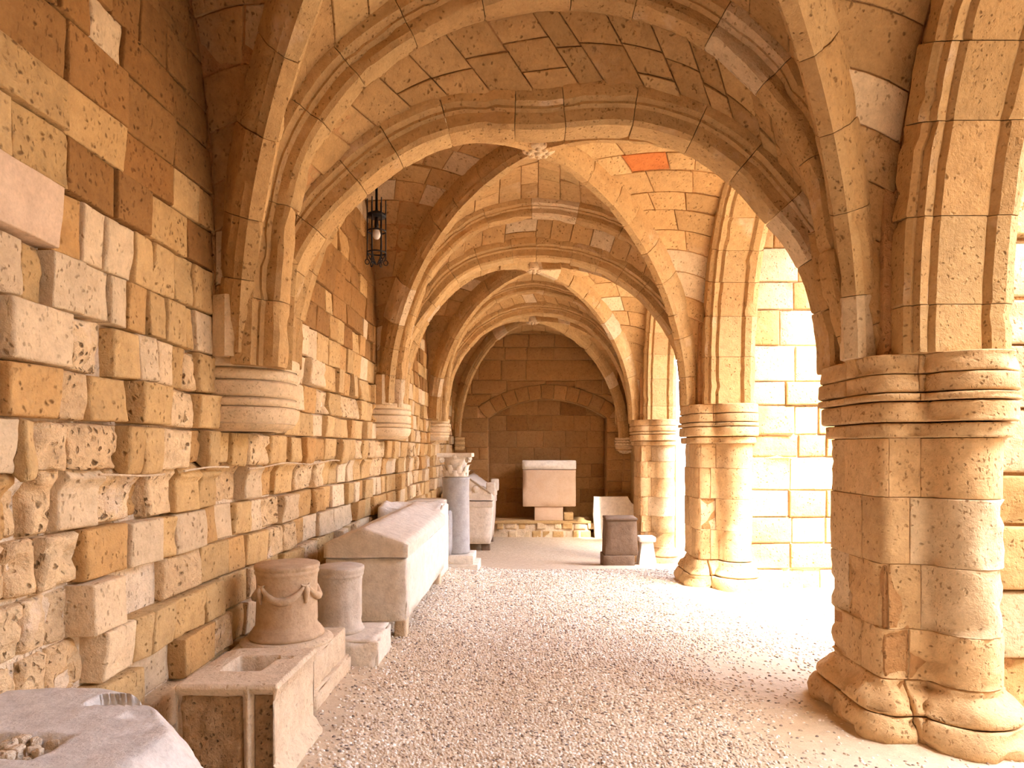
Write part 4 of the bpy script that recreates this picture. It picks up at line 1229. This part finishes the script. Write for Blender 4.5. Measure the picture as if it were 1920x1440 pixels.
def build_grey_drum():
    cx, cy, z0 = -1.435, 5.30, .295
    base = thing('rough_slab', 'pale rough slab with a broken corner under the smaller grey drum', 'slab', (-1.4, 5.28, .1))
    def fn(V):
        x, y, z = V[:, 0], V[:, 1], V[:, 2]
        d = (x + 1.1) * .6 + (5.06 - y) * 1.0 + (.10 - z) * -.0                # chipped front corner
        k = np.clip(((x - -1.32) / .22), 0, 1) * (y < 5.12)
        V[:, 1] += k * .05 * np.clip((z - .05) / .2, 0, 1) * (1 - ss(.24, .3, z) * .3)
        V[:, 2] -= .02 * ss(-1.4, -1.1, x) * ss(5.3, 5.0, y)
        return V
    V, Fc = rbox(-1.72, -1.095, 5.02, 5.56, .05, .295, r=.016, rough=.012, freq=5, dens=.045, chips=.04, seed=9, fn=fn); mesh('slab', V, Fc, 'chest', base)
    root = thing('round_drum', 'smaller grey round drum with a chipped rim beside the garlanded altar', 'drum', (cx, cy, z0))
    prof = [(.03, z0), (.178, z0), (.184, z0 + .014), (.18, z0 + .03), (.172, z0 + .036), (.170, z0 + .05), (.164, z0 + .07), (.162, z0 + .12), (.160, z0 + .25), (.161, z0 + .38), (.165, z0 + .40),
            (.166, z0 + .414), (.172, z0 + .42), (.176, z0 + .434), (.173, z0 + .444), (.176, z0 + .45), (.180, z0 + .47), (.178, z0 + .488), (.168, z0 + .497), (.03, z0 + .5)]
    V, Fc = lathe(prof, cx, cy, 64, .003, 13, chips=.012); mesh('drum', V, Fc, 'drum_grey', root)
build_grey_drum()

def gable_lid(x0, x1, y0, y1, ze, zt, zr, m, root, seed=0, ridge=.5, rough=.006, name='lid'):
    """pitched lid: eaves from ze to zt, ridge at zr"""
    nx, ny = 16, 34
    us = np.r_[np.linspace(0, ridge, nx // 2 + 1), np.linspace(ridge, 1, nx // 2 + 1)[1:]]
    vs_ = np.r_[0, .006, np.linspace(.02, .98, ny - 3), .994, 1]
    U, Vv = np.meshgrid(us, vs_, indexing='ij'); U = U.ravel(); Vv = Vv.ravel()
    X = x0 + (x1 - x0) * U; Y = y0 + (y1 - y0) * Vv
    h = np.where(U < ridge, U / ridge, (1 - U) / (1 - ridge))
    Z = zt + (zr - zt) * h
    e = np.minimum(np.minimum(U, 1 - U) * (x1 - x0), np.minimum(Vv, 1 - Vv) * (y1 - y0))
    Z = Z - .014 * (1 - np.clip(e / .014, 0, 1)) ** 2
    top = np.stack([X, Y, Z], 1); top[:, 2] += rough * 2 * fbm(top * 5, seed) - .012 * np.clip((vn(top * 7, seed + 2) - .7) / .2, 0, 1)
    n1, n2 = len(us), len(vs_)
    idx = lambda i, j: i * n2 + j
    Fc = [(idx(i, j), idx(i + 1, j), idx(i + 1, j + 1), idx(i, j + 1)) for i in range(n1 - 1) for j in range(n2 - 1)]
    ring = [idx(i, 0) for i in range(n1)] + [idx(n1 - 1, j) for j in range(1, n2)] + [idx(i, n2 - 1) for i in range(n1 - 2, -1, -1)] + [idx(0, j) for j in range(n2 - 2, 0, -1)]
    V = [top]; prev = ring; base = len(top); m_ = len(ring)
    for f in (.3, .6, .9, 1.0):
        q = top[ring].copy(); q[:, 2] = q[:, 2] + (ze - q[:, 2]) * f
        q[:, :2] += (.008 * fbm(q * 9, seed + 7))[:, None]
        if f > .95: q[:, 2] += .012 * fbm(q * 8, seed + 9)
        V.append(q); cur = [base + i for i in range(m_)]; base += m_
        for i in range(m_): Fc.append((prev[i], cur[i], cur[(i + 1) % m_], prev[(i + 1) % m_]))
        prev = cur
    Fc.append(tuple(prev))
    return mesh(name, np.vstack(V), Fc, m, root)

def build_sarcophagi():
    root = thing('gabled_sarcophagus', 'long pale marble sarcophagus with a pitched lid, behind the two round drums', 'sarcophagus', (-1.35, 7.1, .1))
    x0, x1, y0, y1 = -1.70, -1.015, 5.80, 8.42
    V, Fc = rbox(x0, x1, y0, y1, .235, .765, r=.015, rough=.006, freq=4, dens=.08, chips=.025, seed=21); mesh('chest', V, Fc, 'chest', root)
    gable_lid(x0 - .005, x1 + .012, y0 - .012, y1 + .01, .772, .895, 1.02, 'chest', root, seed=22, ridge=.47)
    for (xx, yy) in ((-1.08, 5.95), (-1.62, 5.95), (-1.08, 8.2), (-1.62, 8.2)):
        V, Fc = rbox(xx - .05, xx + .05, yy - .08, yy + .08, float(floor_z(xx, yy)) - .06, .24, r=.02, rough=.012, freq=8, dens=.04, seed=int(yy * 10)); mesh('foot', V, Fc, 'block_tan', root)
    # broken chest right behind
    root = thing('broken_sarcophagus', 'broken chest of pale stone with a jagged top, just behind the pitched lid', 'sarcophagus', (-1.45, 9.0, .08))
    def jag(V):
        t = ss(.75, .95, V[:, 2]); P = V * np.array([5, 5, 0])
        V[:, 2] += t * (.13 * fbm(P, 4) - .02) - t * .10 * ss(-1.35, -1.12, V[:, 0]) * ss(8.6, 8.48, V[:, 1]) * 0
        return V
    V, Fc = rbox(-1.84, -1.07, 8.47, 9.36, .03, .99, r=.03, rough=.014, freq=6, dens=.05, chips=.04, seed=31, fn=jag); mesh('chest', V, Fc, 'chest', root)
    # pedestal with cornice
    root = thing('corniced_pedestal', 'stone pedestal topped by a moulded cornice, beside the grey column', 'pedestal', (-1.4, 9.75, .05))
    V, Fc = rbox(-1.58, -1.23, 9.52, 9.98, -.05, .84, r=.01, rough=.004, dens=.12, seed=41); mesh('die', V, Fc, 'chest', root)
    V, Fc = rbox(-1.61, -1.2, 9.49, 10.01, .83, .90, r=.02, rough=.004, dens=.1, seed=42); mesh('moulding', V, Fc, 'chest', root)
    V, Fc = rbox(-1.66, -1.15, 9.44, 10.06, .90, .975, r=.014, rough=.004, dens=.1, seed=43, chips=.015); mesh('cornice', V, Fc, 'chest', root)
build_sarcophagi()

def build_column():
    fz = float(floor_z(-1.0, 9.9))
    plinth = thing('column_plinth', 'pale square plinth block under the grey column', 'plinth', (-1.0, 10.0, fz))
    V, Fc = rbox(-1.26, -.70, 9.68, 10.32, fz - .06, fz + .06, r=.01, rough=.004, dens=.1, seed=3); mesh('lower_step', V, Fc, 'chest', plinth)
    V, Fc = rbox(-1.24, -.765, 9.72, 10.28, fz + .055, .185, r=.012, rough=.004, dens=.1, seed=4, chips=.02); mesh('upper_step', V, Fc, 'chest', plinth)
    cx, cy, z0 = -1.04, 10.0, .185
    root = thing('grey_column', 'tall blue-grey marble column carrying a leafy carved capital', 'column', (cx, cy, z0))
    prof = [(.02, z0), (.198, z0), (.203, z0 + .03), (.2, z0 + .08), (.197, z0 + .3), (.195, z0 + .6), (.193, z0 + .9), (.194, z0 + 1.04), (.2, z0 + 1.06), (.2, z0 + 1.085), (.19, z0 + 1.09), (.02, z0 + 1.092)]
    V, Fc = lathe(prof, cx, cy, 40, .004, 5); mesh('shaft', V, Fc, 'marble_blue', root)
    # broken lower drum fragment leaning in front
    fr = thing('broken_shaft', 'short broken blue-grey shaft standing against the grey column', 'column fragment', (-1.18, 9.83, .19))
    V, Fc = lathe([(.02, .19), (.12, .19), (.122, .3), (.12, .5), (.12, .70), (.118, .80), (.10, .82), (.02, .822)], -1.19, 9.80, 30, .008, 6, chips=.02)
    V[:, 2] += np.where(V[:, 2] > .7, .05 * fbm(V * 6, 3), 0)
    mesh('shaft', V, Fc, 'marble_blue', fr)
    # capital
    zc = z0 + 1.092
    cap = thing('leafy_capital', 'carved capital with two rows of leaves and corner scrolls, on the grey column', 'capital', (cx, cy, zc))
    V, Fc = lathe([(.02, zc), (.165, zc), (.165, zc + .02), (.15, zc + .05), (.15, zc + .16), (.17, zc + .24), (.205, zc + .29), (.02, zc + .295)], cx, cy, 32, .003, 7); mesh('bell', V, Fc, 'chest', cap)
    n = 41
    us = np.linspace(-1, 1, 11); pts = []
    for sx, sy in ((1, 0), (0, 1), (-1, 0), (0, -1)):
        for t in us[:-1]:
            d = .245 - .045 * (1 - t * t)
            pts.append((cx + sx * d - sy * .245 * t, cy + sy * d + sx * .245 * t))
    pts = np.array(pts); K = len(pts)
    V = np.vstack([np.c_[cx + (pts[:, 0] - cx) * s, cy + (pts[:, 1] - cy) * s, np.full(K, z)] for z, s in ((zc + .285, .93), (zc + .295, 1.0), (zc + .335, 1.0), (zc + .345, .98))])
    Fc = [(i * K + q, i * K + (q + 1) % K, (i + 1) * K + (q + 1) % K, (i + 1) * K + q) for i in range(3) for q in range(K)] + [tuple(range(K)), tuple(3 * K + q for q in range(K))]
    mesh('abacus', V, Fc, 'chest', cap, smooth=False)
    def leaf(a, r0, zz, h, wd):
        V, Fc = [], []
        for i in range(7):
            t = i / 6
            rr = r0 + .012 + .045 * t ** 3; z = zz + h * min(t, 1 - .25 * max(0, t - .8) * 5 * .2)
            ww = wd * (1 - .55 * t) * (1 + .12 * (i % 2))
            if i == 6: z -= .012; rr += .012
            for j in (-1, -.4, 0, .4, 1):
                aa = a + j * ww / rr
                q = rr + .016 * (1 - abs(j)) + (.008 if abs(j) == .4 else 0)
                V.append((cx + q * cos(aa), cy + q * sin(aa), z))
        for i in range(6):
            for j in range(4): Fc.append((i * 5 + j, i * 5 + j + 1, i * 5 + 6 + j, i * 5 + 5 + j))
        mesh('acanthus_leaf', V, Fc, 'chest', cap)
    for q in range(8): leaf(q * pi / 4, .152, zc + .015, .10, .055)
    for q in range(8): leaf(q * pi / 4 + pi / 8, .155, zc + .06, .14, .055)
    for q in range(4):
        a = pi / 4 + q * pi / 2
        th = np.linspace(0, 2.2 * 2 * pi, 40)
        pts = [(cx + (.255 + (.04 - .0028 * t) * cos(t)) * cos(a), cy + (.255 + (.04 - .0028 * t) * cos(t)) * sin(a), zc + .245 + (.04 - .0028 * t) * sin(t)) for t in th]
        V, Fc = tube(pts, .014, 6); mesh('corner_scroll', V, Fc, 'chest', cap)
    for q in range(4):
        a = q * pi / 2
        V, Fc = lathe([(.005, -.02), (.03, -.015), (.035, 0), (.02, .015), (.004, .02)], 0, 0, 10)
        c, s = cos(a), sin(a)
        V = np.stack([cx + c * (.2 + V[:, 2]) - s * V[:, 0], cy + s * (.2 + V[:, 2]) + c * V[:, 0], zc + .29 + V[:, 1]], 1)
        mesh('abacus_flower', V, Fc, 'chest', cap)
build_column()

def build_far_sarcophagus():
    root = thing('far_sarcophagus', 'tall grey sarcophagus with a gabled lid and upright corner, behind the grey column', 'sarcophagus', (-1.3, 15.4, -.45))
    x0, x1, y0, y1 = -1.80, -.76, 14.6, 16.4
    V, Fc = rbox(x0, x1, y0, y1, -.32, .50, r=.015, rough=.006, dens=.15, seed=51, chips=.02,
                 fn=lambda V: np.stack([V[:, 0] - .04 * ss(.3, -.3, V[:, 2]) * np.sign(V[:, 0] + 1.28), V[:, 1], V[:, 2]], 1)); mesh('chest', V, Fc, 'chest', root)
    V, Fc = rbox(x0 - .02, x1 + .02, y0 - .02, y1 + .02, .46, .58, r=.012, rough=.004, dens=.15, seed=52); mesh('rim', V, Fc, 'chest', root)
    gable_lid(x0 - .03, x1 + .03, y0 - .03, y1 + .03, .60, .74, 1.12, 'chest', root, seed=53)
    for yy in (y0 + .04, y1 - .04):
        V, Fc = rbox(x1 - .12, x1 + .07, yy - .07, yy + .07, .7, .98, r=.03, rough=.006, dens=.06, seed=int(yy * 7)); mesh('corner_horn', V, Fc, 'chest', root)
    for sx in (-1, 1):
        V, Fc = tube([(-1.28 + sx * .50, y0 - .035, .74), (-1.28 + sx * .04, y0 - .035, 1.07)], .018, 6); mesh('gable_moulding', V, Fc, 'chest', root)
    V, Fc = lathe([(.02, -.01), (.07, -.01), (.08, 0), (.07, .02), (.02, .025)], 0, 0, 14)
    V = np.stack([-1.1 + V[:, 0], y0 - .03 - V[:, 2], .84 + V[:, 1]], 1); mesh('rosette', V, Fc, 'chest', root)
    for (xx, yy) in ((-.9, 14.8), (-1.66, 14.8), (-.9, 16.2), (-1.66, 16.2)):
        V, Fc = rbox(xx - .09, xx + .09, yy - .1, yy + .1, float(floor_z(xx, yy)) - .05, -.31, r=.02, rough=.008, dens=.08, seed=int(xx * -100)); mesh('foot', V, Fc, 'dark_stone', root)
build_far_sarcophagus()

def build_niche_chest():
    ped = thing('niche_pedestal', 'narrow pale block standing on the ledge and carrying the niche chest', 'pedestal', (.5, 17.25, -.07))
    V, Fc = rbox(.16, .86, 17.02, 17.5, -.08, .27, r=.01, rough=.004, dens=.12, seed=61); mesh('block', V, Fc, 'pink', ped)
    root = thing('niche_chest', 'pinkish veined marble chest with a flat lid, raised in the end niche', 'chest', (.52, 17.2, .27))
    V, Fc = rbox(-.13, 1.17, 16.98, 17.55, .27, 1.17, r=.012, rough=.003, dens=.12, seed=62, chips=.015); mesh('box', V, Fc, 'pink', root)
    V, Fc = rbox(-.14, 1.18, 16.97, 17.56, 1.185, 1.40, r=.012, rough=.003, dens=.12, seed=63, chips=.02); mesh('lid', V, Fc, 'chest', root)
    st = thing('small_stone', 'small squared stone on the ledge right of the niche pedestal', 'stone', (.98, 17.15, -.07))
    V, Fc = rbox(.88, 1.12, 17.02, 17.3, -.08, .12, r=.03, rough=.015, freq=8, dens=.06, seed=64); mesh('stone', V, Fc, 'sand', st)
build_niche_chest()

def build_right_stones():
    z = float(floor_z(1.9, 16.8))
    root = thing('leaning_slab', 'upright white marble slab with a broken corner near the end wall', 'slab', (2.1, 16.8, z))
    out = [(1.62, z - .03), (2.62, z - .03), (2.62, .2), (2.60, .31), (2.52, .37), (2.47, .44), (2.42, .53), (1.60, .52), (1.58, .1)]
    o = np.array(out)
    dense = []
    for i in range(len(o)):
        a, b = o[i], o[(i + 1) % len(o)]
        for t in np.linspace(0, 1, 6)[:-1]: dense.append(a + (b - a) * t)
    d = np.array(dense); c = d.mean(0)
    d = d + .008 * np.stack([fbm(np.c_[d * 12, np.zeros(len(d))], 1), fbm(np.c_[d * 12, np.zeros(len(d))], 2)], 1)
    K = len(d); V = []
    for yy, s in ((0, .985), (.012, 1.), (.13, 1.), (.142, .985)):
        q = c + (d - c) * s
        V.append(np.c_[q[:, 0], 16.75 + yy + .08 * (q[:, 1] - z), q[:, 1]])
    Fc = [(i * K + q, i * K + (q + 1) % K, (i + 1) * K + (q + 1) % K, (i + 1) * K + q) for i in range(3) for q in range(K)] + [tuple(range(K)), tuple(3 * K + q for q in range(K))]
    mesh('slab', np.vstack(V), Fc, 'marble_white', root, smooth=False)
    z = float(floor_z(1.6, 12.2))
    root = thing('dark_pedestal', 'dark brown stone pedestal on a wider foot, in the shade of the third pier', 'pedestal', (1.6, 12.2, z))
    V, Fc = rbox(1.30, 1.84, 11.95, 12.5, z - .05, -.16, r=.015, rough=.006, dens=.1, seed=71, chips=.03); mesh('foot', V, Fc, 'dark_stone', root)
    def tap(V):
        s = 1 - .06 * ss(-.16, .48, V[:, 2]); V[:, 0] = 1.60 + (V[:, 0] - 1.60) * s; return V
    V, Fc = rbox(1.33, 1.90, 11.98, 12.46, -.165, .44, r=.015, rough=.006, dens=.1, seed=72, chips=.02, fn=tap); mesh('shaft', V, Fc, 'dark_stone', root)
    V, Fc = rbox(1.34, 1.90, 11.96, 12.48, .44, .49, r=.015, rough=.006, dens=.1, seed=73, chips=.02); mesh('cap', V, Fc, 'dark_stone', root)
    z = float(floor_z(2.1, 12.4))
    root = thing('tapered_post', 'small white tapered marble post with a flat cap, sunlit beside the third pier', 'post', (2.12, 12.4, z))
    cx, cy = 2.115, 12.4
    def tap2(V):
        s = 1.18 - .40 * ss(z - .05, .05, V[:, 2]); V[:, 0] = cx + (V[:, 0] - cx) * s; V[:, 1] = cy + (V[:, 1] - cy) * s; return V
    V, Fc = rbox(cx - .135, cx + .135, cy - .14, cy + .14, z - .12, .05, r=.012, rough=.003, dens=.06, seed=81, fn=tap2); mesh('shaft', V, Fc, 'marble_white', root)
    V, Fc = rbox(cx - .15, cx + .15, cy - .15, cy + .15, .03, .125, r=.025, rough=.003, dens=.05, seed=82, chips=.02); mesh('cap', V, Fc, 'marble_white', root)
build_right_stones()

# ------------------------------------------------------------------ hanging lantern
def build_lantern():
    Y = 6.5
    c = px(706, 402, Y); cx, cy = c[0], c[1]; zt = c[2]
    sc_ = Y / F
    top = 4.75
    root = thing('hanging_lantern', 'black wrought iron cage lantern hanging from the vault beside the left wall', 'lantern', (cx, cy, zt))
    V, Fc = tube([(cx, cy, zt), (cx, cy, top)], .012, 8); mesh('rod', V, Fc, 'iron', root)
    V, Fc = lathe([(.01, zt - .03), (.085, zt - .03), (.09, zt - .02), (.088, zt), (.05, zt + .02), (.015, zt + .035), (.01, zt + .05)], cx, cy, 24, 0); mesh('top_disc', V, Fc, 'iron', root)
    rr = .085
    for q in range(6):
        a = q * pi / 3 + .25
        x, y = cx + rr * cos(a), cy + rr * sin(a)
        V, Fc = tube([(x, y, zt + .14), (x, y, zt - .1), (x, y, zt - .43)], .006, 6); mesh('bar', V, Fc, 'iron', root)
        th = np.linspace(-.5, 2 * pi - .6, 14)
        pts = [(cx + (rr - .0 + .02 * cos(t)) * cos(a), cy + (rr + .02 * cos(t)) * sin(a), zt - .45 + .024 * sin(t)) for t in th]
        V, Fc = tube(pts, .005, 6); mesh('scroll', V, Fc, 'iron', root)
        V, Fc = tube([(x, y, zt - .36), (cx + .06 * cos(a), cy + .06 * sin(a), zt - .42), (cx + .01 * cos(a), cy + .01 * sin(a), zt - .47)], .005, 6); mesh('lower_stay', V, Fc, 'iron', root)
    for z in (zt - .16, zt - .36):
        t = np.linspace(0, 2 * pi, 25)[:-1]
        V, Fc = tube(np.stack([cx + rr * np.cos(t), cy + rr * np.sin(t), np.full(24, z)], 1), .007, 6, closed=True); mesh('hoop', V, Fc, 'iron', root)
    V, Fc = lathe([(.008, zt - .13), (.018, zt - .13), (.02, zt - .10), (.014, zt - .03), (.006, zt - .03)], cx, cy, 14, 0); mesh('lamp_holder', V, Fc, 'iron', root)
    V, Fc = lathe([(.003, zt - .235), (.02, zt - .23), (.034, zt - .21), (.038, zt - .19), (.034, zt - .17), (.022, zt - .145), (.016, zt - .128)], cx, cy, 20, 0); mesh('bulb', V, Fc, 'bulb', root)
build_lantern()
